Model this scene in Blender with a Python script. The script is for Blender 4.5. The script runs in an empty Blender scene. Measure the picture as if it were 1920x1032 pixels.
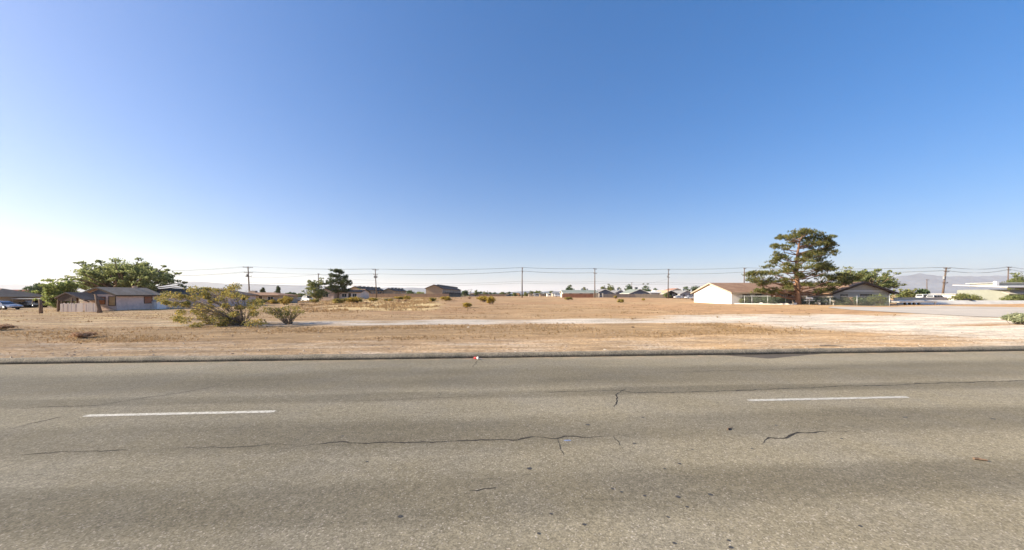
import bpy, math, random
import numpy as np
from mathutils import Vector, Matrix, noise
R = math.radians
random.seed(7)
S = bpy.context.scene
C = S.collection

# ---------------------------------------------------------------- camera
FOCAL, HOR, CAMZ = 672.0, 553.0, 2.1          # focal length in photo pixels, horizon row, camera height (m)
cam_d = bpy.data.cameras.new('camera'); cam = bpy.data.objects.new('camera', cam_d); C.objects.link(cam)
cam_d.sensor_width = 36.0; cam_d.lens = 36.0*FOCAL/1920.0; cam_d.shift_y = (HOR-516.0)/1920.0
cam_d.clip_start = 0.1; cam_d.clip_end = 90000.0
cam.location = (0, 0, CAMZ); cam.rotation_euler = (R(90), 0, 0)
S.camera = cam

# ---------------------------------------------------------------- sky, sun, exposure
SUN_EL, SUN_AZ = R(25), R(-96)                # azimuth clockwise from the view direction (+Y)
w = bpy.data.worlds.new('World'); S.world = w; w.use_nodes = True
wn = w.node_tree.nodes; wl = w.node_tree.links; wn.clear()
sky = wn.new('ShaderNodeTexSky'); sky.sky_type = 'NISHITA'; sky.sun_disc = False
sky.sun_elevation = SUN_EL; sky.sun_rotation = SUN_AZ
sky.altitude = 850; sky.air_density = 1.0; sky.dust_density = 3.2; sky.ozone_density = 3.0
gm = wn.new('ShaderNodeGamma'); gm.inputs['Gamma'].default_value = 0.7          # the camera's own tone curve and colour on the sky
hs = wn.new('ShaderNodeHueSaturation'); hs.inputs['Hue'].default_value = 0.502; hs.inputs['Saturation'].default_value = 1.66
wb = wn.new('ShaderNodeMix'); wb.data_type = 'RGBA'; wb.blend_type = 'MULTIPLY'; wb.inputs[0].default_value = 1.0; wb.inputs[7].default_value = (0.92, 0.95, 1.09, 1)
bg = wn.new('ShaderNodeBackground'); bg.inputs['Strength'].default_value = 0.118
wo = wn.new('ShaderNodeOutputWorld')
wl.new(sky.outputs[0], gm.inputs['Color']); wl.new(gm.outputs[0], hs.inputs['Color']); wl.new(hs.outputs[0], wb.inputs[6])
wl.new(wb.outputs[2], bg.inputs[0]); wl.new(bg.outputs[0], wo.inputs[0])
sd = bpy.data.lights.new('sun', 'SUN'); sd.energy = 4.8; sd.angle = R(0.55); sd.color = (1.0, 0.87, 0.66)
sun = bpy.data.objects.new('sun', sd); C.objects.link(sun)
to_sun = Vector((math.sin(SUN_AZ)*math.cos(SUN_EL), math.cos(SUN_AZ)*math.cos(SUN_EL), math.sin(SUN_EL)))
sun.rotation_euler = to_sun.to_track_quat('Z', 'Y').to_euler(); sun.location = (-60, 20, 60)
S.view_settings.view_transform = 'Standard'; S.view_settings.look = 'None'
S.view_settings.gamma = 1.0; S.view_settings.use_curve_mapping = False
S.view_settings.exposure = 1.2
S.cycles.volume_bounces = 1; S.cycles.max_bounces = 6; S.cycles.transparent_max_bounces = 16

# ---------------------------------------------------------------- helpers
def ss(a, b, x):
    t = min(1.0, max(0.0, (x-a)/(b-a))); return t*t*(3-2*t)
TH = R(4.3)                                    # the road runs 4.3 degrees off the picture plane
def uv(X, Y): return X*math.cos(TH)+Y*math.sin(TH), -X*math.sin(TH)+Y*math.cos(TH)
def xy(u, v): return u*math.cos(TH)-v*math.sin(TH), u*math.sin(TH)+v*math.cos(TH)
KERB = 11.93
def gz(X, Y):                                  # height of the dirt
    u, v = uv(X, Y)
    if v < KERB+0.26: return -0.08
    Yc = max(Y, 12.0); r = X/Yc
    wL = ss(-0.40, -0.68, r) if r < -0.40 else 0.0
    wL = ss(0.40, 0.68, -r); wR = ss(0.30, 0.55, r); wC = max(0.0, 1-wL-wR)
    h = 0.13 + wL*(-0.42)*ss(20, 52, Y) + wR*0.09*ss(30, 60, Y) + wC*0.75*ss(60, 150, Y)
    h = h*(1-ss(260, 600, Y)) + 0.3*ss(260, 600, Y)
    k = ss(12.3, 16, v)*(1-ss(200, 400, Y))
    h += k*(0.10*noise.noise((u*0.06, v*0.10, 3.1)) + 0.05*noise.noise((u*0.25, v*0.35, 7.7)))
    return h
def gpt(px, py, z=None):                       # where the sight line through a photo pixel meets the ground
    Y = FOCAL*CAMZ/max(py-HOR, 1.0)
    for _ in range(12):
        X = (px-960)/FOCAL*Y
        zz = gz(X, Y) if z is None else z
        Y = 0.5*Y+0.5*FOCAL*(CAMZ-zz)/max(py-HOR, 1.0)
    return (px-960)/FOCAL*Y, Y
def wx(px, Y): return (px-960)/FOCAL*Y
def wz(py, Y): return CAMZ-(py-HOR)/FOCAL*Y

class MB:
    def __init__(s): s.v = []; s.f = []
    def add(s, vs, fs):
        o = len(s.v); s.v += [tuple(p) for p in vs]; s.f += [tuple(i+o for i in f) for f in fs]; return s
    def box(s, x0, x1, y0, y1, z0, z1, M=None):
        vs = [Vector((x, y, z)) for z in (z0, z1) for y in (y0, y1) for x in (x0, x1)]
        if M is not None: vs = [M @ p for p in vs]
        return s.add(vs, [(0,2,3,1),(4,5,7,6),(0,1,5,4),(2,6,7,3),(0,4,6,2),(1,3,7,5)])
    def prism(s, poly, a, b, axis='y'):        # closed outline (counter-clockwise) swept between a and b
        n = len(poly)
        def p(q, t):
            return (q[0], t, q[1]) if axis == 'y' else ((t, q[0], q[1]) if axis == 'x' else (q[0], q[1], t))
        vs = [p(q, a) for q in poly]+[p(q, b) for q in poly]
        fs = [tuple(range(n)), tuple(range(2*n-1, n-1, -1))]+[(i, i+n, (i+1) % n+n, (i+1) % n) for i in range(n)]
        return s.add(vs, fs)
    def tube(s, pts, rad, n=6, cap=True):
        pts = [Vector(p) for p in pts]; m = len(pts)
        if not isinstance(rad, (list, tuple)): rad = [rad]*m
        rings = []; up = None
        for i, p in enumerate(pts):
            d = (pts[min(i+1, m-1)]-pts[max(i-1, 0)]).normalized()
            if up is None: up = d.orthogonal().normalized()
            up = (up-d*up.dot(d)); up = up.normalized() if up.length > 1e-6 else d.orthogonal().normalized()
            q = d.cross(up)
            rings.append([p+(up*math.cos(2*math.pi*k/n)+q*math.sin(2*math.pi*k/n))*rad[i] for k in range(n)])
        vs = [v for r in rings for v in r]
        fs = [(i*n+k, i*n+(k+1) % n, (i+1)*n+(k+1) % n, (i+1)*n+k) for i in range(m-1) for k in range(n)]
        if cap: fs += [tuple(range(n-1, -1, -1)), tuple((m-1)*n+k for k in range(n))]
        return s.add(vs, fs)
    def lathe(s, prof, n=12, at=(0, 0, 0), axis='z'):   # prof: (radius, height)
        vs = []
        for r, h in prof:
            for k in range(n):
                a = 2*math.pi*k/n; p = (r*math.cos(a), r*math.sin(a), h)
                if axis == 'x': p = (h, p[0], p[1])
                if axis == 'y': p = (p[1], h, p[0])
                vs.append((p[0]+at[0], p[1]+at[1], p[2]+at[2]))
        m = len(prof)
        fs = [(i*n+k, i*n+(k+1) % n, (i+1)*n+(k+1) % n, (i+1)*n+k) for i in range(m-1) for k in range(n)]
        fs += [tuple(range(n-1, -1, -1)), tuple((m-1)*n+k for k in range(n))]
        return s.add(vs, fs)
    def mesh(s, name):
        me = bpy.data.meshes.new(name); me.from_pydata(s.v, [], s.f); me.update(); return me
    def build(s, name, m, parent=None, smooth=False):
        return put(name, s.mesh(name), m, parent, smooth)

def put(name, me, m=None, parent=None, smooth=False):
    if m is not None and not me.materials: me.materials.append(m)
    if smooth: me.polygons.foreach_set('use_smooth', [True]*len(me.polygons))
    o = bpy.data.objects.new(name, me); C.objects.link(o)
    if parent is not None: o.parent = parent
    return o
def tag(o, label=None, cat=None, group=None, kind=None):
    if label: o['label'] = label
    if cat: o['category'] = cat
    if group: o['group'] = group
    if kind: o['kind'] = kind
    return o
def thing(name, label, cat, loc=(0, 0, 0), rz=0.0, group=None):
    o = bpy.data.objects.new(name, None); C.objects.link(o); o.empty_display_size = 0.3
    o.location = loc; o.rotation_euler = (0, 0, rz)
    return tag(o, label, cat, group)
def copy_tree(o, parent=None):
    c = o.copy(); C.objects.link(c)
    c.parent = parent
    for ch in list(o.children): copy_tree(ch, c)
    return c

# ---------------------------------------------------------------- materials
def nodes(m):
    m.use_nodes = True; nt = m.node_tree
    return nt.nodes, nt.links, nt.nodes['Principled BSDF']
MATS = {}
def mat(name, col, rough=0.85, var=0.12, scale=6.0, bump=0.0, metal=0.0, dirt=0.0, spec=0.3, stretch=(1, 1, 1)):
    """plain surface with two scales of colour variation and a little relief"""
    if name in MATS: return MATS[name]
    m = bpy.data.materials.new(name); N, L, P = nodes(m)
    tc = N.new('ShaderNodeTexCoord'); mp = N.new('ShaderNodeMapping'); mp.inputs['Scale'].default_value = stretch
    L.new(tc.outputs['Object'], mp.inputs[0])
    n1 = N.new('ShaderNodeTexNoise'); n1.inputs['Scale'].default_value = scale; n1.inputs['Detail'].default_value = 6
    L.new(mp.outputs[0], n1.inputs['Vector'])
    n2 = N.new('ShaderNodeTexNoise'); n2.inputs['Scale'].default_value = scale*0.12; n2.inputs['Detail'].default_value = 4
    L.new(mp.outputs[0], n2.inputs['Vector'])
    ad = N.new('ShaderNodeMath'); ad.operation = 'ADD'; L.new(n1.outputs[0], ad.inputs[0]); L.new(n2.outputs[0], ad.inputs[1])
    r = N.new('ShaderNodeMapRange'); r.inputs[1].default_value = 0.7; r.inputs[2].default_value = 1.3
    r.inputs[3].default_value = 1-var; r.inputs[4].default_value = 1+var; L.new(ad.outputs[0], r.inputs[0])
    mx = N.new('ShaderNodeVectorMath'); mx.operation = 'SCALE'; mx.inputs[0].default_value = col
    L.new(r.outputs[0], mx.inputs['Scale']); L.new(mx.outputs[0], P.inputs['Base Color'])
    P.inputs['Roughness'].default_value = rough; P.inputs['Metallic'].default_value = metal
    P.inputs['Specular IOR Level'].default_value = spec
    if bump:
        b = N.new('ShaderNodeBump'); b.inputs['Strength'].default_value = bump; b.inputs['Distance'].default_value = 0.02
        L.new(n1.outputs[0], b.inputs['Height']); L.new(b.outputs[0], P.inputs['Normal'])
    MATS[name] = m; return m
class G:
    """tiny wrapper for node maths"""
    def __init__(s, m): s.m = m; s.N, s.L, s.P = nodes(m); s.tc = s.N.new('ShaderNodeTexCoord')
    def lk(s, a, b):
        if hasattr(a, 'links'): s.L.new(a, b)
        else: b.default_value = a
    def map(s, sc, src=None):
        n = s.N.new('ShaderNodeMapping'); n.inputs['Scale'].default_value = sc; s.L.new(src or s.tc.outputs['Object'], n.inputs[0]); return n.outputs[0]
    def noise(s, scale, detail=4, vec=None, rough=0.55):
        n = s.N.new('ShaderNodeTexNoise'); n.inputs['Scale'].default_value = scale; n.inputs['Detail'].default_value = detail
        n.inputs['Roughness'].default_value = rough; s.L.new(vec or s.tc.outputs['Object'], n.inputs['Vector']); return n.outputs[0]
    def voro(s, scale, feat='F1', out='Distance', vec=None):
        n = s.N.new('ShaderNodeTexVoronoi'); n.feature = feat; n.inputs['Scale'].default_value = scale
        s.L.new(vec or s.tc.outputs['Object'], n.inputs['Vector']); return n.outputs[out]
    def m2(s, op, a, b=0.0, c=None, clamp=False):
        n = s.N.new('ShaderNodeMath'); n.operation = op; n.use_clamp = clamp; s.lk(a, n.inputs[0]); s.lk(b, n.inputs[1])
        if c is not None: s.lk(c, n.inputs[2])
        return n.outputs[0]
    def step(s, x, a, b, lo=0.0, hi=1.0):
        n = s.N.new('ShaderNodeMapRange'); n.interpolation_type = 'SMOOTHSTEP'; s.lk(x, n.inputs[0])
        n.inputs[1].default_value = a; n.inputs[2].default_value = b; n.inputs[3].default_value = lo; n.inputs[4].default_value = hi; return n.outputs[0]
    def mix(s, f, a, b, mode='MIX'):
        n = s.N.new('ShaderNodeMix'); n.data_type = 'RGBA'; n.blend_type = mode; s.lk(f, n.inputs[0])
        for v, i in ((a, 6), (b, 7)):
            if hasattr(v, 'links'): s.L.new(v, n.inputs[i])
            else: n.inputs[i].default_value = (*v, 1)
        return n.outputs[2]
    def scale(s, col, f):
        n = s.N.new('ShaderNodeVectorMath'); n.operation = 'SCALE'; s.lk(col, n.inputs[0]); s.lk(f, n.inputs['Scale']); return n.outputs[0]
    def attr(s, name):
        n = s.N.new('ShaderNodeAttribute'); n.attribute_name = name; return n.outputs['Fac']
    def sep(s, v=None):
        n = s.N.new('ShaderNodeSeparateXYZ'); s.L.new(v or s.tc.outputs['Object'], n.inputs[0]); return n.outputs
    def bump(s, h, strength, dist=0.02, prev=None):
        b = s.N.new('ShaderNodeBump'); b.inputs['Strength'].default_value = strength; b.inputs['Distance'].default_value = dist
        s.L.new(h, b.inputs['Height'])
        if prev is not None: s.L.new(prev, b.inputs['Normal'])
        return b.outputs[0]

# ---------------------------------------------------------------- ground sheet
def axis(parts, far):
    a = []
    for lo, hi, st in parts: a += list(np.arange(lo, hi, st))
    a.append(parts[-1][1]); x = a[-1]; d = parts[-1][2]*2
    while x < far: x += d; d *= 1.55; a.append(x)
    return a
pos = axis([(0, 50, 0.8), (50, 150, 2.0), (150, 300, 5)], 30000)
us = [-x for x in pos[::-1]][:-1]+pos
vs_ = [-30000, -9000, -3000, -900, -300, -100, -40, -15, 0, 8, KERB-0.3, KERB+0.12, KERB+0.30]+axis([(12.6, 40, 0.4), (40, 120, 1.0), (120, 300, 4)], 30000)
pv, pw, pg, pr, verts = [], [], [], [], []
for v in vs_:
    for u in us:
        X, Y = xy(u, v); z = gz(X, Y) if v > KERB+0.2 else -0.08
        verts.append((u, v, z))
        if v < 11 or v > 400: pv.append(0.25); pw.append(0.3); pg.append(0); pr.append(0.4); continue
        n1 = noise.noise((u*0.05, v*0.09, 1.0)); n2 = noise.noise((u*0.22, v*0.5, 5.0)); n3 = noise.noise((u*0.8, v*1.6, 9.0))
        wob = 1.0*n1+0.45*n2
        track = (0.30+0.70*ss(-30, 4, u))*ss(22.6+wob, 24.2+wob, v)*(1-ss(27.8+wob*1.2, 29.6+wob*1.2, v))*(0.75+0.5*n2)
        # pale gravel spreading out at the mouth of the side street
        edge = 17+3.0*n1*2+2.5*n2-0.12*(v-20)
        right = ss(edge-5, edge+6, u)*(1-ss(30+2.5*n2, 37+3*n2, v))
        verge = (1-ss(15.2+wob*0.6, 17.0+wob*0.6, v))*0.30
        pv.append(max(track, right*(0.85+0.3*n2), verge))
        weed = ss(15.6+wob*0.6, 17.4+wob*0.6, v)*(1-ss(22.0+wob, 23.5+wob, v))*(1-0.75*right)
        weed = max(weed, 0.35*ss(29, 32, v)*(0.6+0.9*n2+0.4*n3))
        for (c0, s0, w0) in ((21.0, -0.55, 0.35), (22.6, -0.55, 0.35)):           # wheel ruts turning in from the road
            du = u-(c0+(v-13.5)*1.15)
            weed = max(weed, 0.75*(1-ss(w0*0.5, w0*1.6, abs(du)))*(1-ss(18, 20.5, v))*(0.6+0.8*n3))
        pw.append(max(0, weed*(0.8+0.5*n3)))
        r = X/max(Y, 12)
        gold = ss(34, 55, Y)*ss(-0.62, -0.45, r)*(1-ss(-0.26, -0.14, r))*(0.75+0.6*n1+0.3*n2)
        gold = max(gold, 0.5*ss(14, 26, v)*ss(0.5, 0.9, -r)*(0.6+n2))
        pg.append(max(0, gold))
        red = ss(30, 36, v)*(0.5+0.7*n1+0.3*n2)*(1-right)*ss(-0.6, -0.25, r)
        if u > 20: red = max(red, right*(0.9*ss(0.05, 0.5, noise.noise((u*0.05, v*0.30, 21.0)))+0.5*ss(0.1, 0.5, noise.noise((u*0.14, v*0.9, 23.0)))))
        if red > 0.3 and u > 20: pv[-1] *= 1-0.7*min(1, red)
        pr.append(max(0, red))
nu, nv = len(us), len(vs_)
faces = [(j*nu+i, j*nu+i+1, (j+1)*nu+i+1, (j+1)*nu+i) for j in range(nv-1) for i in range(nu-1)]
gme = bpy.data.meshes.new('ground'); gme.from_pydata(verts, [], faces); gme.update()
for nm, dat in (('pale', pv), ('weed', pw), ('gold', pg), ('red', pr)):
    gme.attributes.new(nm, 'FLOAT', 'POINT').data.foreach_set('value', dat)

m = bpy.data.materials.new('dirt'); g = G(m)
st = g.map((0.35, 1.0, 1.0))
nf = g.noise(7.0, 8, rough=0.72); nm_ = g.noise(1.1, 5, st); nl = g.noise(0.16, 4, st); nn = g.noise(26, 4, rough=0.7)
brk = g.m2('MULTIPLY_ADD', nf, 0.9, -0.45); brk2 = g.m2('MULTIPLY_ADD', nm_, 0.9, -0.45); brk = g.m2('ADD', brk, brk2)
col = g.mix(g.step(nl, 0.35, 0.65), (0.475, 0.330, 0.192), (0.41, 0.268, 0.145))
def layer(col, name, c, lo=0.25, hi=0.75):
    f = g.step(g.m2('ADD', g.attr(name), brk), lo, hi)
    return g.mix(f, col, c)
col = layer(col, 'red', (0.42, 0.262, 0.145))
col = layer(col, 'gold', (0.70, 0.53, 0.27))
col = layer(col, 'weed', (0.385, 0.262, 0.145))
col = layer(col, 'pale', (0.575, 0.51, 0.43), 0.15, 0.85)
grit = g.m2('ADD', g.m2('MULTIPLY', nf, 0.9), g.m2('MULTIPLY', nn, 0.5))
col = g.scale(col, g.step(grit, 0.45, 0.95, 0.62, 1.34))
mo = g.noise(2.2, 7, g.map((0.22, 0.8, 1.0)), 0.7); mo2 = g.noise(0.45, 6, g.map((0.3, 1.2, 1.0)), 0.7)
col = g.scale(col, g.m2('MULTIPLY', g.step(mo, 0.33, 0.67, 0.74, 1.24), g.step(mo2, 0.35, 0.65, 0.86, 1.12)))
sp = g.step(g.voro(5.5, vec=g.map((0.8, 1, 1))), 0.05, 0.13, 0.0, 1.0)     # scattered dark clods and droppings
spm = g.m2('MAXIMUM', sp, g.step(nm_, 0.48, 0.56))
col = g.mix(spm, (0.10, 0.065, 0.04), col)
g.L.new(col, g.P.inputs['Base Color']); g.P.inputs['Roughness'].default_value = 0.95; g.P.inputs['Specular IOR Level'].default_value = 0.1; g.P.inputs['Diffuse Roughness'].default_value = 0.3
g.L.new(g.bump(grit, 0.7, 0.06, g.bump(mo, 0.45, 0.25)), g.P.inputs['Normal'])
ground = put('ground', gme, m, None, True); ground.rotation_euler = (0, 0, TH); tag(ground, kind='structure')

# ---------------------------------------------------------------- road
m = bpy.data.materials.new('asphalt'); g = G(m); ox, oy, oz = g.sep()
vc = g.voro(75, out='Color'); vs1, vs2, vs3 = g.sep(vc)
vd = g.voro(42, out='Color'); vt1, vt2, vt3 = g.sep(vd)
fine = g.noise(160, 3, rough=0.7); mid = g.noise(9, 6, rough=0.65); big = g.noise(0.5, 4, g.map((0.25, 1, 1)))
wob = g.m2('MULTIPLY_ADD', big, 0.8, -0.4); vv = g.m2('ADD', oy, wob)
def band(c, h): return g.m2('SUBTRACT', 1.0, g.step(g.m2('ABSOLUTE', g.m2('SUBTRACT', vv, c)), h*0.35, h), clamp=True)
tr = g.m2('MAXIMUM', g.m2('MAXIMUM', band(9.2, 1.5), band(5.55, 0.8)), g.m2('MAXIMUM', band(3.75, 0.55), band(7.6, 0.45)))
tone = g.m2('SUBTRACT', g.step(big, 0.3, 0.7, 0.90, 1.10), g.m2('MULTIPLY', tr, 0.28))
tone = g.m2('MULTIPLY', tone, g.step(mid, 0.3, 0.7, 0.90, 1.10))
patchy = g.noise(0.22, 5, g.map((0.5, 1, 1)), 0.6); tone = g.m2('MULTIPLY', tone, g.step(patchy, 0.35, 0.65, 0.93, 1.09))
drip = g.m2('MULTIPLY', band(4.65, 0.5), g.step(g.noise(1.6, 6, g.map((0.35, 1, 1)), 0.7), 0.50, 0.72)); tone = g.m2('SUBTRACT', tone, g.m2('MULTIPLY', drip, 0.16))
agg = g.m2('ADD', g.m2('MULTIPLY', vs1, 0.50), g.m2('MULTIPLY', vt1, 0.30)); agg = g.m2('ADD', agg, g.m2('MULTIPLY', fine, 0.5))
tone = g.m2('MULTIPLY', tone, g.step(agg, 0.25, 1.05, 0.70, 1.32))
col = g.mix(g.step(g.noise(0.8, 3), 0.4, 0.65), (0.234, 0.205, 0.145), (0.232, 0.207, 0.155))
col = g.mix(g.step(vs2, 0.90, 0.97), col, (0.36, 0.32, 0.26))
col = g.scale(col, tone)
pits = g.step(g.m2('ADD', g.voro(26), g.m2('MULTIPLY', vt2, 0.32)), 0.10, 0.17)
col = g.mix(pits, (0.06, 0.052, 0.045), col)
sand = g.m2('MULTIPLY', g.step(vv, 11.2, 12.1), g.step(g.noise(2.2, 5), 0.42, 0.7))
col = g.mix(sand, col, (0.40, 0.30, 0.21))
g.L.new(col, g.P.inputs['Base Color']); g.P.inputs['Roughness'].default_value = 0.88; g.P.inputs['Specular IOR Level'].default_value = 0.15; g.P.inputs['Diffuse Roughness'].default_value = 0.15
g.L.new(g.bump(g.m2('ADD', vs1, g.m2('MULTIPLY', fine, 0.6)), 0.5, 0.006), g.P.inputs['Normal'])
ASPH = m
b = MB(); b.add([(-400, -10, 0), (400, -10, 0), (400, KERB+0.02, 0), (-400, KERB+0.02, 0)], [(0, 1, 2, 3)])
road = b.build('road', ASPH); road.rotation_euler = (0, 0, TH); tag(road, kind='structure')

# asphalt berm along the edge of the road
KM = bpy.data.materials.new('berm_asphalt'); g = G(KM); ox, oy, oz = g.sep()
k1 = g.noise(60, 5, rough=0.7); k2 = g.noise(2.0, 5); k3 = g.voro(38, out='Color'); a1, a2, a3 = g.sep(k3)
c0 = g.mix(g.step(k2, 0.35, 0.65), (0.20, 0.175, 0.13), (0.26, 0.225, 0.17))
c0 = g.scale(c0, g.step(g.m2('ADD', k1, g.m2('MULTIPLY', a1, 0.5)), 0.4, 1.1, 0.6, 1.4))
dust = g.m2('MULTIPLY', g.step(oz, 0.135, 0.17), g.step(k2, 0.4, 0.8))
c0 = g.mix(dust, c0, (0.40, 0.30, 0.20))
g.L.new(c0, g.P.inputs['Base Color']); g.P.inputs['Roughness'].default_value = 0.95
g.L.new(g.bump(k1, 0.8, 0.03), g.P.inputs['Normal'])
prof = [(0.03, -0.05), (0.035, 0.012), (-0.005, 0.016), (0.012, 0.09), (0.055, 0.142), (0.13, 0.160), (0.24, 0.155), (0.36, 0.06)]
kv, kf = [], []; ku = list(np.arange(-40, 40, 0.22)); ku = [-400, -150, -80]+ku+[80, 150, 400]
for u in ku:
    for (dv, z) in prof:
        j = 0.030*noise.noise((u*0.7, dv*3, 1))+0.014*noise.noise((u*3.1, dv*9, 4)); jz = 0.022*noise.noise((u*0.5, dv*2, 8))+0.010*noise.noise((u*2.7, dv, 2))
        kv.append((u, KERB+dv+(j if z > 0 else 0), z+(jz if z > 0.05 else 0)))
n = len(prof); kf = [(i*n+k, (i+1)*n+k, (i+1)*n+k+1, i*n+k+1) for i in range(len(ku)-1) for k in range(n-1)]
kme = bpy.data.meshes.new('kerb'); kme.from_pydata(kv, [], kf); kme.update()
kerb = put('kerb', kme, KM, None, True); kerb.rotation_euler = (0, 0, TH); tag(kerb, kind='structure')

# painted lane dashes
PAINT = bpy.data.materials.new('lane_paint'); g = G(PAINT)
worn = g.step(g.m2('ADD', g.m2('MULTIPLY', g.noise(14, 6, rough=0.7), 1.0), g.m2('MULTIPLY', g.voro(60), 0.35)), 0.50, 0.78)
cc = g.mix(worn, (0.26, 0.235, 0.19), (0.56, 0.54, 0.48))
g.L.new(cc, g.P.inputs['Base Color']); g.P.inputs['Roughness'].default_value = 0.8
def rpt(px, py):
    X, Y = gpt(px, py, 0.0); return uv(X, Y)
for (p0, p1, wd) in (((158, 780.0), (516, 772.0), 0.125), ((1402, 751.3), (1702, 744.8), 0.125)):
    a = Vector(rpt(*p0)); e = Vector(rpt(*p1)); b = MB(); N_ = 60; L_, R_ = [], []
    for i in range(N_+1):
        t = i/N_; c = a.lerp(e, t)
        hw = wd/2*(1+0.10*noise.noise((c.x*9, 0, 1)))
        if i == 0 or i == N_: hw *= 0.55
        L_.append((c.x, c.y-hw, 0.004)); R_.append((c.x, c.y+hw, 0.004))
    b.add(L_+R_, [(i, i+1, N_+2+i, N_+1+i) for i in range(N_)])
    b.build('lane_marking', PAINT, road)

# cracks: thin ragged strips
CRK = mat('crack_fill', (0.035, 0.030, 0.026), 0.95, 0.4, 40)
def crack(pts, wd, seed, fade=True, rough=1.0):
    rng = random.Random(seed); P_ = [Vector((*rpt(*p), 0)) for p in pts]; Q = [P_[0]]
    for a, e in zip(P_, P_[1:]):
        n = max(2, int((e-a).length/0.07)); d = (e-a).normalized(); nn = Vector((-d.y, d.x, 0)); off = 0
        for i in range(1, n+1):
            off = 0.7*off+rng.uniform(-1, 1)*0.026*rough
            Q.append(a.lerp(e, i/n)+nn*(off if i < n else 0)+d*rng.uniform(-0.015, 0.015))
    vs, fs = [], []; m = len(Q)
    for i, q in enumerate(Q):
        d = (Q[min(i+1, m-1)]-Q[max(i-1, 0)]).normalized(); nn = Vector((-d.y, d.x, 0))
        t = i/(m-1); e = min(1, 6*t, 6*(1-t)) if fade else 1.0
        h = wd*0.66*e*max(0.22, 0.60+0.7*noise.noise((q.x*2.2, q.y*2, seed))+rng.uniform(-0.35, 0.35))+0.0006
        vs += [tuple(q+nn*h+Vector((0, 0, 0.003))), tuple(q-nn*h+Vector((0, 0, 0.003)))]
    fs = [(2*i, 2*i+1, 2*i+3, 2*i+2) for i in range(m-1)]
    MB().add(vs, fs).build('crack', CRK, road)
crack([(505, 845), (575, 836), (640, 828), (700, 831), (760, 831), (830, 829), (900, 825), (960, 826), (1010, 820), (1045, 823), (1060, 818), (1110, 820), (1150, 818), (1195, 813)], 0.026, 1)
crack([(300, 842), (370, 841), (440, 839), (475, 837), (510, 833), (560, 837)], 0.014, 2)
crack([(25, 854), (80, 850), (130, 848), (190, 847), (245, 845)], 0.018, 3)
crack([(660, 752), (740, 750), (800, 747), (870, 744), (940, 741)], 0.012, 4)
crack([(1030, 736), (1100, 734), (1155, 732), (1200, 737), (1240, 736), (1300, 735), (1400, 732), (1500, 728), (1600, 724), (1700, 721), (1800, 718), (1918, 714)], 0.030, 5, False)
crack([(1152, 765), (1156, 748), (1158, 739), (1166, 733), (1175, 728)], 0.022, 6)
crack([(1428, 834), (1434, 826), (1442, 821), (1478, 820), (1486, 815), (1510, 812), (1552, 808)], 0.034, 7)
crack([(1552, 808), (1600, 809)], 0.010, 8)
crack([(0, 808), (50, 797), (118, 781)], 0.022, 9)
crack([(0, 768), (45, 766), (100, 763), (180, 761), (235, 752), (330, 738), (430, 720)], 0.020, 10)
crack([(1225, 700), (1330, 696), (1450, 693), (1600, 690)], 0.013, 11)
crack([(1045, 823), (1050, 838), (1058, 855)], 0.010, 12); crack([(1150, 818), (1162, 832), (1170, 845)], 0.009, 13)
crack([(880, 921), (905, 917), (935, 914)], 0.012, 14)
crack([(888, 690), (893, 682), (895, 676)], 0.016, 15); crack([(520, 690), (545, 685), (560, 683)], 0.010, 16)
crack([(818, 745), (828, 740), (822, 735)], 0.014, 17)
b = MB(); e0, e1 = [], []
for u in np.arange(-45, 60, 0.12):                                        # open joint at the foot of the berm
    hw = 0.012+0.012*noise.noise((u*1.7, 3, 3))+0.010*noise.noise((u*6, 1, 2)); hw = max(hw, 0.002)
    e0.append((u, KERB+0.02, 0.0032)); e1.append((u, KERB-0.004-hw*0.9, 0.0032))
b.add(e0+e1, [(i, i+1, len(e0)+i+1, len(e0)+i) for i in range(len(e0)-1)]); b.build('joint', CRK, road)
# oil drips and tar spots
TAR = mat('tar', (0.060, 0.058, 0.058), 0.7, 0.35, 50)
BLU = mat('blue_paint', (0.20, 0.26, 0.42), 0.8, 0.5, 60)
def blot(px, py, rx, ry, seed, m=TAR, name='tar_spot'):
    u, v = rpt(px, py); n = 14
    P_ = [(u+rx*math.cos(2*math.pi*k/n)*(1+0.55*noise.noise((k*1.3, seed, 0))), v+ry*math.sin(2*math.pi*k/n)*(1+0.55*noise.noise((k*1.3, seed, 5))), 0.0035) for k in range(n)]
    MB().add(P_, [tuple(range(n))]).build(name, m, road)
for i, (x, y, r) in enumerate([(1271, 932, .022), (1332, 928, .022), (1102, 797, .028), (1033, 964, .014), (1010, 1001, .014), (1264, 1019, .014), (1366, 1014, .012), (1370, 1027, .016), (1148, 917, .016), (1165, 923, .014), (1208, 930, .015), (1189, 832, .022), (1246, 879, .014), (1252, 970, .012), (1613, 987, .014), (992, 879, .028), (1205, 783, .022), (1298, 843, .016), (1410, 842, .016), (1578, 823, .02), (1288, 951, .013), (750, 969, .02), (1697, 783, .03), (1862, 786, .03), (1095, 984, .016), (1455, 798, .022), (1345, 756, .02), (642, 818, .018), (688, 866, .016), (1274, 870, .02)]):
    blot(x, y, r*1.15, r*1.0, i)
blot(1064, 826.5, 0.055, 0.022, 99, BLU, 'paint_mark')
# dark patch on the asphalt at the foot of the berm
PATCH_DARK = mat('patch_dark', (0.095, 0.080, 0.064), 0.95, 0.3, 20)
b = MB(); b.add([(*rpt(x, y), 0.0036) for x, y in ((1330, 666.0), (1366, 667.2), (1400, 669.5), (1438, 672.6), (1448, 672.5), (1475, 669.5), (1530, 664.5), (1548, 662.6), (1440, 664.2))], [tuple(range(9))]); b.build('dark_patch', PATCH_DARK, road)

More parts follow.
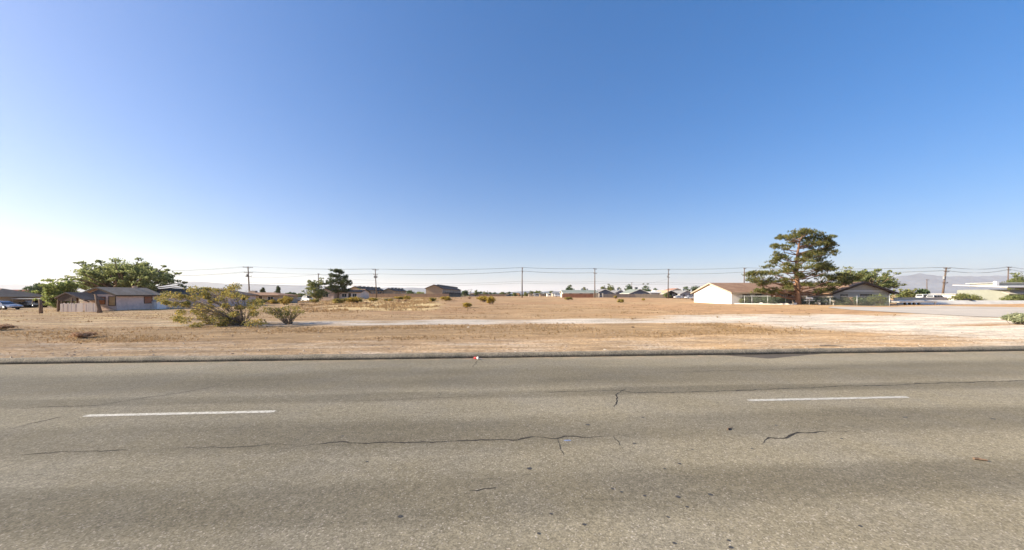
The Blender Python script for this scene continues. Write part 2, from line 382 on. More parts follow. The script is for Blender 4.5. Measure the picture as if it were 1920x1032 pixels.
# ---------------------------------------------------------------- mountains
def mountains(name, sky_pts, Y0, depth, m, seed, amp):
    xs = [p[0] for p in sky_pts]; n = 220; k = 22
    vs = []
    for j in range(k+1):
        t = j/k                                     # 0 at the foot, 1 at the ridge, then a short back slope
        for i in range(n+1):
            px = xs[0]+(xs[-1]-xs[0])*i/n
            py = np.interp(px, xs, [p[1] for p in sky_pts])
            Y = Y0-depth*(1-t) if j < k else Y0+depth*0.5
            X = (px-960)/FOCAL*Y0
            top = (HOR-py)/FOCAL*Y0+CAMZ
            rg = abs(noise.noise((X*0.0011, Y*0.0006, seed)))+0.5*abs(noise.noise((X*0.003, Y*0.0016, seed+3)))
            z = top*(t**1.35)*(1-0.75*rg*(1-t)**0.6)+(noise.noise((X*0.004, seed, 1))*amp if 0.3 < t else 0)
            if j == k: z = -20
            vs.append((X, Y, max(z, -20) if j else -20))
    fs = [(j*(n+1)+i, j*(n+1)+i+1, (j+1)*(n+1)+i+1, (j+1)*(n+1)+i) for j in range(k) for i in range(n)]
    me = bpy.data.meshes.new(name); me.from_pydata(vs, [], fs); me.update()
    return tag(put(name, me, m), kind='structure')
ROCK = mat('hazy_blue_rock', (0.105, 0.13, 0.175), 0.95, 0.3, 0.004)  # rock tinted blue; the colour carries part of the distance haze
mountains('mountain', [(-700, 540), (-150, 537), (0, 532), (40, 531), (90, 535), (200, 537), (300, 535), (330, 530), (362, 526), (400, 528), (450, 530), (520, 533), (560, 534), (620, 536), (700, 540), (740, 538), (790, 539), (830, 543), (880, 547), (940, 552)], 9500, 2600, ROCK, 2.0, 9)
mountains('mountain', [(840, 551), (880, 548), (910, 547), (935, 549), (960, 547.5), (985, 545), (1010, 547.5), (1032, 544), (1044, 546), (1060, 543), (1080, 546), (1110, 549), (1180, 548), (1260, 549), (1330, 546), (1420, 545)], 6500, 1500, ROCK, 5.0, 5)
mountains('mountain', [(1380, 546), (1450, 540), (1560, 532), (1640, 527), (1668, 517), (1695, 514), (1715, 509.5), (1728, 512), (1745, 515), (1766, 516), (1790, 513), (1830, 514), (1862, 515), (1920, 514), (2050, 508), (2300, 516), (2900, 530)], 9500, 2800, ROCK, 8.0, 10)

# ---------------------------------------------------------------- air
hz = bpy.data.materials.new('haze_air'); hz.use_nodes = True; N = hz.node_tree.nodes; N.clear()
pvn = N.new('ShaderNodeVolumePrincipled'); pvn.inputs['Color'].default_value = (0.90, 0.93, 0.97, 1); pvn.inputs['Density'].default_value = 5.5e-5; pvn.inputs['Anisotropy'].default_value = 0.2
ho = N.new('ShaderNodeOutputMaterial'); hz.node_tree.links.new(pvn.outputs[0], ho.inputs['Volume'])
haze = MB().box(-42000, 42000, -42000, 42000, -25, 760).build('haze', hz); tag(haze, kind='stuff')

# ================================================================ vegetation
def fast_mesh(name, co, k, m, attrs=None):
    """mesh of separate k-cornered faces from an (n*k, 3) array"""
    n = len(co); me = bpy.data.meshes.new(name)
    me.vertices.add(n); me.vertices.foreach_set('co', np.asarray(co, np.float32).ravel())
    me.loops.add(n); me.loops.foreach_set('vertex_index', np.arange(n, dtype=np.int32))
    me.polygons.add(n//k); me.polygons.foreach_set('loop_start', np.arange(0, n, k, dtype=np.int32))
    me.polygons.foreach_set('loop_total', np.full(n//k, k, np.int32))
    me.update(calc_edges=True); me.materials.append(m); return me
def leaf_mat(name, ca, cb, cc=None, trans=0.35):
    if name in MATS: return MATS[name]
    m = bpy.data.materials.new(name); g = G(m)
    geo = g.N.new('ShaderNodeNewGeometry'); rnd = geo.outputs['Random Per Island']
    big = g.noise(0.9, 2)
    col = g.mix(g.step(g.m2('ADD', rnd, g.m2('MULTIPLY_ADD', big, 1.2, -0.6)), 0.1, 0.9), ca, cb)
    if cc: col = g.mix(g.step(g.m2('ADD', rnd, g.m2('MULTIPLY_ADD', g.noise(2.3, 2), 1.0, -0.5)), 0.72, 0.95), col, cc)
    g.L.new(col, g.P.inputs['Base Color']); g.P.inputs['Roughness'].default_value = 0.7; g.P.inputs['Specular IOR Level'].default_value = 0.2
    tr = g.N.new('ShaderNodeBsdfTranslucent'); g.L.new(col, tr.inputs[0])
    mx = g.N.new('ShaderNodeMixShader'); mx.inputs[0].default_value = trans
    out = g.N['Material Output']
    g.L.new(g.P.outputs[0], mx.inputs[1]); g.L.new(tr.outputs[0], mx.inputs[2]); g.L.new(mx.outputs[0], out.inputs[0])
    MATS[name] = m; return m
def unit(a): return a/np.maximum(np.linalg.norm(a, axis=1, keepdims=True), 1e-9)
def leaves(rng, clumps, size, aspect=0.6, up=0.3, shell=0.6):
    """four-cornered leaves in ellipsoid clumps: (x, y, z, rx, ry, rz, count)"""
    out = []
    for (x, y, z, rx, ry, rz, n) in clumps:
        d = unit(rng.normal(size=(n, 3))); r = rng.random((n, 1))**(1/3)
        r = shell*(0.55+0.45*r)+(1-shell)*r
        r *= 1+0.28*rng.normal(size=(n, 1))*0.6
        p = d*r*np.array([rx, ry, rz])+np.array([x, y, z])
        a = unit(rng.normal(size=(n, 3))+d*0.5); nrm = unit(rng.normal(size=(n, 3))+np.array([0, 0, up])+d*0.6)
        b = unit(np.cross(a, nrm)); s = size*(0.6+0.8*rng.random((n, 1)))
        a = unit(np.cross(nrm, b))
        q = np.stack([p-a*s, p+b*s*aspect, p+a*s, p-b*s*aspect], 1)
        out.append(q.reshape(-1, 3))
    return np.concatenate(out)
def needles(rng, clumps, length, width, per=7):
    """tufts of narrow three-cornered needles pointing up and out"""
    out = []
    for (x, y, z, rx, ry, rz, n) in clumps:
        d = unit(rng.normal(size=(n, 3))); r = 0.35+0.65*rng.random((n, 1))**(0.5)
        p = d*r*np.array([rx, ry, rz])*(1+0.12*rng.normal(size=(n, 1)))+np.array([x, y, z])
        for _ in range(per):
            t = unit(d*0.7+np.array([0, 0, 0.45])+rng.normal(size=(n, 3))*0.75)
            sd_ = unit(np.cross(t, rng.normal(size=(n, 3))))*width
            L_ = length*(0.6+0.7*rng.random((n, 1)))
            out.append(np.stack([p-sd_, p+sd_, p+t*L_], 1).reshape(-1, 3))
    return np.concatenate(out)
def shatter(rng, cl, k=8, f=0.46, keep=1.0):
    """break each clump into smaller ragged ones"""
    out = []
    for (x, y, z, rx, ry, rz, n) in cl:
        if n < 60: out.append((x, y, z, rx, ry, rz, n)); continue
        for _ in range(k):
            if rng.random() > keep: continue
            q = unit(rng.normal(size=(1, 3)))[0]*rng.random()**0.4*0.95; g_ = f*rng.uniform(0.6, 1.25)
            out.append((x+q[0]*rx, y+q[1]*ry, z+q[2]*rz, rx*g_, ry*g_, max(rz*g_, 0.12*rx), max(4, n//k)))
    return out
BARK = mat('bark_brown', (0.17, 0.115, 0.08), 0.95, 0.35, 5, 0.6, stretch=(1, 1, 0.25))
BARKR = mat('bark_reddish', (0.30, 0.17, 0.105), 0.95, 0.35, 5, 0.6, stretch=(1, 1, 0.25))
BARKG = mat('bark_grey', (0.22, 0.19, 0.16), 0.95, 0.3, 5, 0.5, stretch=(1, 1, 0.25))
TWIG = mat('twig', (0.20, 0.155, 0.115), 0.9, 0.3, 9)
L_PINE = leaf_mat('pine_needles', (0.086, 0.116, 0.039), (0.215, 0.206, 0.063), (0.343, 0.264, 0.089), 0.25)
L_PINED = leaf_mat('pine_needles_dark', (0.069, 0.098, 0.049), (0.166, 0.186, 0.078), None, 0.2)
L_TREE = leaf_mat('leaf_green', (0.17, 0.205, 0.085), (0.36, 0.385, 0.16), None, 0.55)
L_LIME = leaf_mat('leaf_lime', (0.19, 0.24, 0.075), (0.37, 0.41, 0.15), None, 0.55)
L_OLIVE = leaf_mat('leaf_olive', (0.146, 0.176, 0.069), (0.293, 0.293, 0.108), None, 0.35)
L_DARK = leaf_mat('leaf_dark', (0.069, 0.108, 0.058), (0.146, 0.195, 0.088), None, 0.3)
L_CREO = leaf_mat('creosote_leaf', (0.202, 0.196, 0.066), (0.403, 0.341, 0.100), (0.632, 0.443, 0.109), 0.35)
L_GOLD = leaf_mat('golden_leaf', (0.285, 0.225, 0.053), (0.540, 0.398, 0.090), (0.720, 0.510, 0.105), 0.35)
L_DRY = leaf_mat('dry_brush', (0.357, 0.221, 0.137), (0.609, 0.409, 0.252), None, 0.25)
L_SAGE = leaf_mat('sage_leaf', (0.225, 0.255, 0.150), (0.420, 0.435, 0.270), None, 0.3)

def limb(b, a, e, r0, r1, rng, n=5, sag=0.0, wob=0.06):
    a = Vector(a); e = Vector(e); pts, rr = [], []; L_ = (e-a).length
    for i in range(n+1):
        t = i/n; p = a.lerp(e, t)+Vector((0, 0, -sag*L_*t*(1-t)*4))
        if 0 < i < n: p += Vector(rng.normal(size=3))*wob*L_*0.35
        pts.append(p); rr.append(r0+(r1-r0)*t)
    b.tube(pts, rr, 5)

def broadleaf(name, label, X, Y, h, wdt, lm, seed, n_clump=16, leaf=0.13, per=550, base=None, bark=BARKG, group=None, lean=0.0, trunk_h=None, cr=None, dome=0.5, z0=None, flat=1.0):
    rng = np.random.default_rng(seed); z = gz(X, Y) if z0 is None else z0
    t = thing(name, label, 'tree' if 'shrub' not in name and 'bush' not in name else 'shrub', (X, Y, z), 0, group)
    bz = base if base is not None else h*0.3
    cl = []; R_ = wdt/2; ch = h-bz
    c0 = cr or 0.26*wdt
    for i in range(n_clump):
        for _ in range(30):
            q = rng.uniform(-1, 1, 3)
            if q @ q < 1 and q @ q > 0.12: break
        qz = bz+ch*(0.5+0.5*q[2]*0.92)
        f = math.sqrt(max(0.05, 1-((qz-bz)/ch-dome)**2*1.6))
        x = q[0]*(R_-c0*0.6)*f+lean*(qz/h)*R_; y = q[1]*(R_-c0*0.6)*f*flat
        r = c0*rng.uniform(0.65, 1.15)
        cl.append((x, y, min(qz, h-r*0.5), r, r*rng.uniform(0.8, 1.1), r*rng.uniform(0.5, 0.8), int(per*rng.uniform(0.6, 1.3))))
    for i in range(n_clump//2):
        a = rng.uniform(0, 6.283); e = rng.uniform(-0.1, 1.2); q = 1.0+rng.uniform(-0.05, 0.16); r = c0*rng.uniform(0.16, 0.34)
        cl.append((math.cos(a)*math.cos(e)*R_*q+lean*0.6*R_, math.sin(a)*math.cos(e)*R_*q*flat, bz+ch*0.30+ch*0.72*math.sin(e)*q, r*1.5, r*1.2, r*0.6, int(per*0.16)+6))
    b = MB(); th = trunk_h or bz*1.1
    top = Vector((lean*R_*0.4, 0, th)); r0 = max(0.04, 0.022*h+0.012*wdt)
    b.tube([(0, 0, -0.3), (0, 0, th*0.3), tuple(top*0.7), tuple(top)], [r0*1.35, r0, r0*0.85, r0*0.75], 7)
    for c in cl: limb(b, top*rng.uniform(0.75, 1.0), (c[0], c[1], c[2]), r0*0.5, r0*0.1, rng)
    b.build('trunk', bark, t, True)
    put('crown', fast_mesh('crown', leaves(rng, shatter(rng, cl) if h > 4 and per > 100 else cl, leaf), 4, lm), None, t)
    return t

# ---- the big pine in front of the ranch house
def zoom_pts(lst, x0, y0, k): return [(x0+a/k, y0+c/k, e/k, f/k) for a, c, e, f in lst]
PINE = [(1000,125,90,40),(1080,118,80,42),(1170,150,80,42),(900,158,80,34),(960,190,90,40),(1080,200,110,45),(1200,190,70,45),(1250,165,40,30),(840,160,40,22),
 (825,240,60,32),(900,252,60,30),(1255,230,60,42),(1150,240,90,40),(1225,290,85,40),(1290,210,35,25),(830,320,60,42),(880,340,50,25),(800,350,45,25),
 (770,372,60,28),(1100,318,85,38),(1180,360,80,40),(1200,400,80,42),(1060,350,80,30),(1150,290,70,30),
 (730,410,60,22),(890,395,60,24),(1090,400,100,45),(1275,430,52,24),(1180,440,75,35),(1230,420,60,30),
 (640,480,80,38),(740,460,80,38),(800,480,60,32),(900,440,60,38),(970,432,70,38),(1000,490,60,36),(1150,480,60,32),(590,470,40,22),
 (620,522,62,38),(680,545,80,38),(760,530,60,32),(860,530,60,28),(1230,510,70,30),(1320,510,70,34),(1420,520,80,34),(1500,500,55,28),(1360,490,60,26),
 (640,622,60,24),(700,612,60,24),(760,632,50,20),(880,600,80,32),(920,560,50,28),(960,632,60,20),(1050,560,60,24),(1100,570,50,24),(1240,560,90,30),(1320,560,70,28),(1400,552,60,28),(1190,622,70,24),(1255,610,50,24),(820,630,50,18)]
def big_pine():
    rng = np.random.default_rng(11); Y0 = 67.0; X0 = wx(1494, Y0); z0 = gz(X0, Y0)
    t = thing('pine_tree', 'tall spreading pine with bare reddish trunk in front of the ranch house', 'tree', (X0, Y0, z0))
    b = MB(); cl = []
    tr = [(990, 735), (985, 640), (985, 560), (975, 470), (978, 380), (985, 300), (1000, 200), (1030, 140)]
    tp = [Vector((wx(1280+a/4.571, Y0)-X0, 0, wz(410+c/4.571, Y0)-z0)) for a, c in tr]; tp[0].z = -0.3
    b.tube(tp, [0.52, 0.42, 0.38, 0.32, 0.27, 0.22, 0.13, 0.05], 9)
    def on_trunk(z):
        for p, q in zip(tp, tp[1:]):
            if p.z <= z <= q.z: return p.lerp(q, (z-p.z)/(q.z-p.z))
        return tp[-1].copy()
    for i, (px, py, rx, ry) in enumerate(zoom_pts(PINE, 1280, 410, 4.571)):
        hw = np.interp(py, [430, 470, 520, 548], [2.2, 4.0, 6.0, 4.0])
        dx = abs(wx(px, Y0)-X0); dm = math.sqrt(max(0.6, hw*hw-min(dx, hw*0.95)**2))
        for k in range(2 if i % 2 else 1):
            dy = rng.uniform(0.05, 1.0)*dm*(-1 if (i//2+k) % 2 else 1)
            Y = Y0+dy; x = wx(px, Y)-X0; z = wz(py, Y)-z0
            s = Y/FOCAL; r1, r2 = rx*s, ry*s
            if k: r1 *= 0.8; r2 *= 0.85; x += rng.uniform(-0.4, 0.4)
            r2 *= 0.8; cl.append((x, dy, z, r1*1.04, max(r1*0.85, 0.8), r2, int(105*max(0.4, r1*r2))+40))
            o = on_trunk(max(1.2, z-0.25*math.hypot(x, dy)-0.3)); limb(b, o, (x, dy, z-0.1), 0.11, 0.03, rng, 5, 0.06)
    b.build('trunk', BARKR, t, True)
    put('crown', fast_mesh('crown', needles(rng, shatter(rng, cl, 8, 0.46, 1.0), 0.30, 0.036, 9), 3, L_PINE), None, t)
big_pine()

def conifer(name, label, X, Y, h, pads, lm, seed, group=None, nl=0.45, nw=0.07, dens=28):
    """pads: (dx, z, rx, rz) in metres, spread in depth round the trunk"""
    rng = np.random.default_rng(seed); z0 = gz(X, Y); t = thing(name, label, 'tree', (X, Y, z0), 0, group); b = MB(); cl = []
    b.tube([(0, 0, -0.3), (0.05, 0, h*0.4), (-0.05, 0, h*0.75), (0, 0, h*0.96)], [0.02*h+0.1, 0.018*h+0.05, 0.012*h, 0.03], 7)
    for (dx, z, rx, rz) in pads:
        for k in range(2):
            dy = rng.uniform(-1, 1)*max(abs(dx)*0.7, rx*0.8)
            cl.append((dx, dy, z, rx, rx, rz, int(dens*rx*max(rz, .5)*2.2)+20))
            limb(b, (0, 0, max(1, z-0.3*abs(dx)-0.4)), (dx, dy, z), 0.09, 0.03, rng)
    b.build('trunk', BARK, t, True)
    put('crown', fast_mesh('crown', needles(rng, shatter(rng, cl, 5, 0.45), nl, nw, 6), 3, lm), None, t)
    return t
# pine beside the apartments (photo 607-658 px)
k = 118/FOCAL; X0 = wx(634, 118)
conifer('pine_tree', 'lone pine with tiered branches between the brown house and a leafy tree', X0, 118, 8.6,
        [((px-634)*k, (562-py)*k+0.6, rx*k, ry*k) for px, py, rx, ry in [(628,511,9,4),(636,512,8,3),(640,514,4,3),(622,520,7,4),(634,521,9,3),(645,523,6,4),(630,527,10,4),(646,530,7,4),(613,534,6,4),(622,534,8,5),(638,534,10,4),(650,535,7,4),(616,541,8,4),(630,542,9,5),(645,542,9,5),(654,533,4,4),(636,549,13,4),(649,549,6,4)]], L_PINED, 21)
def spire(label, px, base_py, top_py, wpx, Y, seed, lm=L_PINED, group='small conifers on the skyline'):
    k = Y/FOCAL; h = wz(top_py, Y)-gz(wx(px, Y), Y); w_ = wpx*k/2
    rng = random.Random(seed); pads = []
    for i in range(9):
        t = i/8; pads.append((rng.uniform(-0.5, 0.5)*w_*(1-t*0.8), h*(0.25+0.72*t), w_*(0.75-0.55*t), h*0.10))
    return conifer('conifer', label, wx(px, Y), Y, h, pads, lm, seed, group, 0.5, 0.09, 30)
spire('dark pointed conifer beyond the low brown roof, alone against the hills', 522, 555, 539, 13, 150, 31)
spire('low dark conifer just beside the tall pole with two crossarms', 493, 555, 541.5, 13, 150, 32)

# ---- broadleaf trees
broadleaf('shade_tree', 'wide feathery green tree spreading behind the derelict pink house', wx(232, 74), 74, 9.3, 21.5, L_TREE, 41, 74, 0.17, 330, 2.2, BARK, dome=0.30, cr=1.75, flat=0.6)
broadleaf('shade_tree', 'bright lime green tree beside the sagging porch roof', wx(107, 56), 56, 4.9, 4.6, L_LIME, 42, 34, 0.12, 330, 0.15, BARK, lean=0.5, cr=1.0)
broadleaf('shade_tree', 'dark green tree over the striped store building', wx(78, 120), 120, 5.9, 8.0, L_DARK, 43, 12, 0.22, 350, 1.5)
broadleaf('shade_tree', 'leaning leafy tree beside the thin bare pole', wx(594, 112), 112, 7.0, 6.2, L_OLIVE, 44, 26, 0.20, 150, 0.8, BARKG, lean=-0.25)
broadleaf('shade_tree', 'pale green tree on the skyline above the big desert bush', wx(383, 120), 120, 4.6, 5.0, L_LIME, 45, 10, 0.2, 300, 1.4)
broadleaf('shade_tree', 'small brownish round tree next to the pale green one', wx(407, 120), 120, 3.9, 3.2, L_DRY, 46, 7, 0.2, 200, 1.2)
broadleaf('shade_tree', 'tall green tree behind the ranch house gable', wx(1622, 84), 84, 7.6, 12.5, L_TREE, 47, 40, 0.17, 260, 1.8, BARK, dome=0.3, cr=1.5)
broadleaf('shade_tree', 'thin sparse tree rising between the pine and the green tree', wx(1590, 80), 80, 8.0, 5.0, L_OLIVE, 48, 14, 0.15, 110, 3.0, BARK)
broadleaf('shade_tree', 'dense green tree above the flat white roof', wx(1916, 120), 120, 8.6, 9.0, L_TREE, 49, 14, 0.22, 450, 2.5)
broadleaf('hedge_bush', 'light green bush beside the brown apartment gable', wx(788, 190), 190, 2.6, 5.0, L_LIME, 50, 8, 0.25, 200, 0.2)
broadleaf('hedge_bush', 'dark round bush at the end of the middle apartment block', wx(770, 205), 205, 3.6, 6.0, L_DARK, 51, 10, 0.25, 220, 0.2)
broadleaf('hedge_bush', 'lime bush growing before the first apartment block', wx(676, 150), 150, 3.6, 5.2, L_LIME, 52, 9, 0.22, 260, 0.3)
# tree lines far across the field
FAR = [  # px, top py, width px, distance, leaves, label
 (872, 545.5, 13, 270, L_DARK, 'dark round tree next to the black apartment stairs'),
 (892, 545, 7, 270, L_OLIVE, 'slim olive tree beside the leafless tree'),
 (900, 547, 13, 280, L_DARK, 'low dark tree above the yellow desert bushes'),
 (911, 545, 9, 285, L_OLIVE, 'olive tree rising over the pair of yellow bushes'),
 (919.5, 548, 5, 290, L_DARK, 'very small dark tree between two wider ones'),
 (928, 548.5, 8, 290, L_DARK, 'dark tree over a long pale roof far off'),
 (942, 548, 11, 290, L_OLIVE, 'broad olive tree behind the dark parked car'),
 (955, 547.5, 8, 300, L_DARK, 'tree directly above the dark parked car'),
 (966, 549, 11, 290, L_OLIVE, 'yellowish tree just before the straight pole'),
 (973, 550, 7, 285, L_DRY, 'brownish tree touching the straight pole'),
 (987, 548, 12, 290, L_OLIVE, 'tree just past the straight pole'),
 (997, 545.5, 8, 300, L_OLIVE, 'peaked green tree behind the tan shed'),
 (1009, 545, 13, 300, L_TREE, 'tallest green tree behind the grey shed'),
 (1025, 549, 8, 300, L_DARK, 'dark low tree beside the white block shed'),
 (1034, 546, 9, 300, L_OLIVE, 'olive tree over the grey gabled house'),
 (1060, 543.5, 11, 215, L_DARK, 'lower lobe tree at the end of the green roof'),
 (1067.5, 535, 11, 220, L_DARK, 'round-headed tree standing above the green roof end'),
 (1095.5, 538, 8, 230, L_OLIVE, 'small tree above the green roof vents'),
 (1131, 537, 9, 235, L_OLIVE, 'pale tree behind the peak of the first blue gable'),
 (1145, 533.5, 15, 235, L_OLIVE, 'broad pale tree behind the first blue gable'),
 (1162.5, 537, 9, 240, L_OLIVE, 'round tree between the two blue gables'),
 (1178, 534.5, 14, 240, L_DARK, 'dark wide tree before the second blue gable'),
 (1212, 530.5, 15, 230, L_DARK, 'tall dark tree standing over the second blue gable'),
 (1229, 541, 9, 240, L_DARK, 'small dark tree over the white flat roof'),
 (1286, 538, 14, 215, L_DARK, 'dark tree over the grey roofs beside the white garage'),
 (1303, 534, 16, 215, L_DARK, 'dark tree peeking over the white garage gable'),
 (545, 549, 26, 170, L_DARK, 'low dark tree behind the two parked vehicles'),
 (563, 551, 16, 160, L_OLIVE, 'green tree right behind the parked white suv'),
 (1700, 541, 40, 120, L_OLIVE, 'long olive thicket past the ranch house fence'),
 (1727, 544, 22, 120, L_DARK, 'darker thicket beside the small bare pole'),
]
for i, (px, top, wp, Y, lm, lab) in enumerate(FAR):
    X = wx(px, Y); h = wz(top, Y)-gz(X, Y); wp = wp*1.22 if wp < 20 else wp
    broadleaf('shade_tree', lab, X, Y, h, wp*Y/FOCAL, lm, 100+i, 13 if wp < 20 else 22, 0.32, 90, h*0.04, BARK, 'trees along the far side of the lot', cr=0.27*min(wp*Y/FOCAL, h*1.1), dome=0.4)
# a leafless tree
def bare_tree(X, Y, h):
    rng = np.random.default_rng(5); t = thing('bare_tree', 'leafless grey tree beyond the end of the apartments', 'tree', (X, Y, gz(X, Y))); b = MB()
    for dx, hh in ((-0.9, h*0.92), (0.3, h*0.8), (1.1, h)):
        b.tube([(dx*0.2, 0, -0.2), (dx*0.7, 0, hh*0.5), (dx, 0, hh)], [0.16, 0.1, 0.04], 5)
        for k in range(9):
            z = hh*rng.uniform(0.45, 0.95); limb(b, (dx*0.8, 0, z), (dx+rng.uniform(-1.6, 1.6), rng.uniform(-1, 1), z+rng.uniform(0.2, 1.3)), 0.05, 0.02, rng)
    b.build('trunk', BARKG, t, True)
bare_tree(wx(881, 262), 262, 5.9)

# ---- desert bushes
def bush_mesh(rng, cl, leaf, lm, base, stems=True, r0=0.022):
    b = MB()
    for c in cl:
        e = Vector(c[:3]); o = Vector((base[0]+rng.normal()*0.10, base[1]+rng.normal()*0.10, -0.08))
        mid = o.lerp(e, 0.5)+Vector((rng.normal()*0.05, rng.normal()*0.05, 0.12*e.length*0.5))
        b.tube([o, o.lerp(mid, 0.6), mid, mid.lerp(e, 0.6), e], [r0, r0*0.85, r0*0.65, r0*0.45, r0*0.22], 4)
        for _ in range(3):
            f = mid.lerp(e, rng.random()); q = e+Vector(rng.normal(size=3))*max(c[3], 0.05)*0.7
            b.tube([f, f.lerp(q, 0.5)+Vector(rng.normal(size=3))*0.04, q], [r0*0.4, r0*0.3, r0*0.15], 3)
    return b.mesh('stems'), fast_mesh('foliage', leaves(rng, cl, leaf, 0.55, 0.2, 0.25), 4, lm)
def bush_from_photo(label, pts, base_px, k, x0, y0, rad, seed, lm, leaf, per, depth):
    rng = np.random.default_rng(seed); bx, by = x0+base_px[0]/k, y0+base_px[1]/k; X, Y = gpt(bx, by); z = gz(X, Y)
    t = thing('desert_bush', label, 'shrub', (X, Y, z)); cl = []
    for (a, c) in pts:
        for kx in range(2):
            dy = rng.uniform(-1, 1)*depth; Yc = Y+dy
            x = wx(x0+a/k, Yc)-X; zz = max(0.10, wz(y0+c/k, Yc)-z)
            r = rad*rng.uniform(0.6, 1.15)
            cl.append((x+rng.normal()*0.08, dy, zz+rng.normal()*0.05, r, r, r*0.62, int(per*rng.uniform(0.6, 1.3))))
    st, fo = bush_mesh(rng, cl, leaf, lm, (0, 0))
    put('stems', st, TWIG, t, True); put('foliage', fo, None, t)
    return X, Y
BIG = [(905,440),(860,460),(700,480),(600,470),(480,470),(200,530),(120,570),(160,600),(330,540),(450,560),(600,560),(760,560),(900,540),(1000,570),(1090,600),(1150,610),(250,620),(380,620),(520,640),(640,640),(800,640),(950,650),(1080,660),(330,700),(480,700),(600,710),(720,720),(560,760),(700,780),(800,790),(620,800),(1110,720),(300,780),(380,790),(860,730),(760,840),(850,830),(1180,815),(960,780),(1050,820),(500,850),(940,720),(670,600),(560,520),(820,520)]
bush_from_photo('large sprawling olive creosote bush with a long shadow on the dirt', BIG, (1005, 848), 5.647, 280, 460, 0.35, 61, L_CREO, 0.055, 130, 1.9)
SMALL = [(1230,680),(1290,665),(1350,690),(1420,680),(1490,655),(1540,670),(1600,700),(1620,715),(1330,720),(1400,720),(1470,705),(1540,720),(1370,750),(1510,750),(1440,740),(1280,700)]
bush_from_photo('small open creosote bush with bare lower stems beside the large one', SMALL, (1480, 836), 5.647, 280, 460, 0.30, 62, L_CREO, 0.05, 45, 0.9)

def generic_bush(seed, lm, leaf, n=16, per=120, w_=1.0, h_=0.8):
    rng = np.random.default_rng(seed); cl = []
    for i in range(n):
        a = rng.uniform(0, 2*math.pi); q = rng.uniform(0.15, 0.85); zz = h_*(0.35+0.55*rng.random())*(1-0.35*q)
        r = rng.uniform(0.13, 0.22); cl.append((w_*0.5*q*math.cos(a), w_*0.5*q*math.sin(a), zz, r, r, r*0.8, per))
    return bush_mesh(rng, cl, leaf, lm, (0, 0), r0=0.012)
VAR = {}
for key, lm in (('gold', L_GOLD), ('creo', L_CREO), ('dry', L_DRY), ('sage', L_SAGE), ('green', L_TREE)):
    VAR[key] = [generic_bush(70+hash_, lm, 0.045, 34 if key == 'sage' else 18, 150 if key == 'sage' else 110) for hash_ in (sum(map(ord, key)), sum(map(ord, key))+1)]
    for st, fo in VAR[key]: st.materials.append(TWIG)
def shrub(px, py, wpx, hpx, key, label, i):
    X, Y = gpt(px, py); k_ = Y/FOCAL; st, fo = VAR[key][i % 2]
    t = thing('desert_shrub' if key != 'dry' else 'dry_shrub', label, 'shrub', (X, Y, gz(X, Y)-0.02), i*1.3, 'shrubs scattered over the lot')
    sx, sz = wpx*k_*1.12, hpx*k_/0.80
    t.scale = (sx, min(sx, 3.0), sz)
    put('stems', st, None, t, True); put('foliage', fo, None, t)
SHR = [(535,572,24,18,'gold','golden bush just behind the small creosote'),(489,572,20,14,'creo','olive bush showing past the edge of the large creosote'),(513,570,20,9,'gold','low golden shrub in front of the long low house'),
 (591,568,17,9,'creo','olive shrub at the foot of the leaning tree'),(634,570,23,13,'creo','olive shrub before the pink stucco house'),(663,569,32,13,'gold','wide yellow shrub before the pink stucco house'),
 (699,565,18,7,'gold','low yellow shrub at the foot of the pole with transformers'),(724,565,8,5,'creo','tiny shrub past the pole with transformers'),(733,565.5,8,6,'gold','round yellow shrub before the plank fence'),
 (747,562.5,16,7,'gold','long yellow shrub against the plank fence'),(762,562,15,8,'gold','fuller yellow shrub against the plank fence'),(760,566,6,4,'dry','small brown tuft below the plank fence'),
 (811,566,13,10,'creo','olive shrub in front of the big apartment gable'),(836,565,18,10,'gold','yellow shrub by the apartment stairs'),(686,570,13,4,'dry','low brown brush beside the yellow grass'),
 (747,567,8,4,'dry','brown tuft in the pale grass'),(697,574,10,3,'dry','flat brown brush on the bare slope'),(876,577.5,17,11,'gold','stand-alone yellow shrub on the open field'),
 (920,571,17,17,'gold','taller of the two joined yellow bushes'),(905,567,22,13,'gold','wider of the two joined yellow bushes'),(881,561,7,4,'dry','small brown tuft behind the yellow shrub'),
 (1066,563,14,7,'creo','olive shrub before the red wood fence'),(1164,568,13,9,'creo','thin shrub before the grey plank fence'),(1153.5,561,6,7,'gold','narrow yellow shrub at the grey plank fence'),
 (1206,564,6,5,'gold','little yellow shrub under the second blue gable'),(1251,560,13,12,'green','green bush at the base of the pole nearest the white garage'),(1262,559,12,6,'creo','low olive bush beside that green one'),
 (567,573,13,4,'dry','flat dry brush before the parked vehicles'),(155,634,34,13,'dry','dark dry brush heap low on the roadside'),(3,619,34,12,'dry','brown dry brush at the picture edge on the roadside'),
 (1914,609,34,24,'sage','grey green sagebrush mound by the side street'),(1385,569,9,14,'creo','brown vine bush at the corner of the white garage'),
 (1300,563.5,10,3,'dry','pale dry tuft before the white garage')]
for i, s_ in enumerate(SHR): shrub(*s_, i)

# the far band of trees and scrub beyond the lots, too far to tell apart
rng = np.random.default_rng(404); cl = []
for i in range(620):
    px = rng.uniform(740, 1430); Y = rng.uniform(380, 760); X = wx(px, Y); h = rng.uniform(1.0, 3.4)*(0.7+0.6*max(0, noise.noise((px*0.02, 0, 3))+0.4)); r = rng.uniform(2.0, 6.0)
    cl.append((X, Y, 0.3+h*0.5, r, r*0.6, h*0.75, 60))
tag(put('distant_woods', fast_mesh('distant_woods', leaves(rng, cl, 0.55), 4, L_DARK)), kind='stuff')

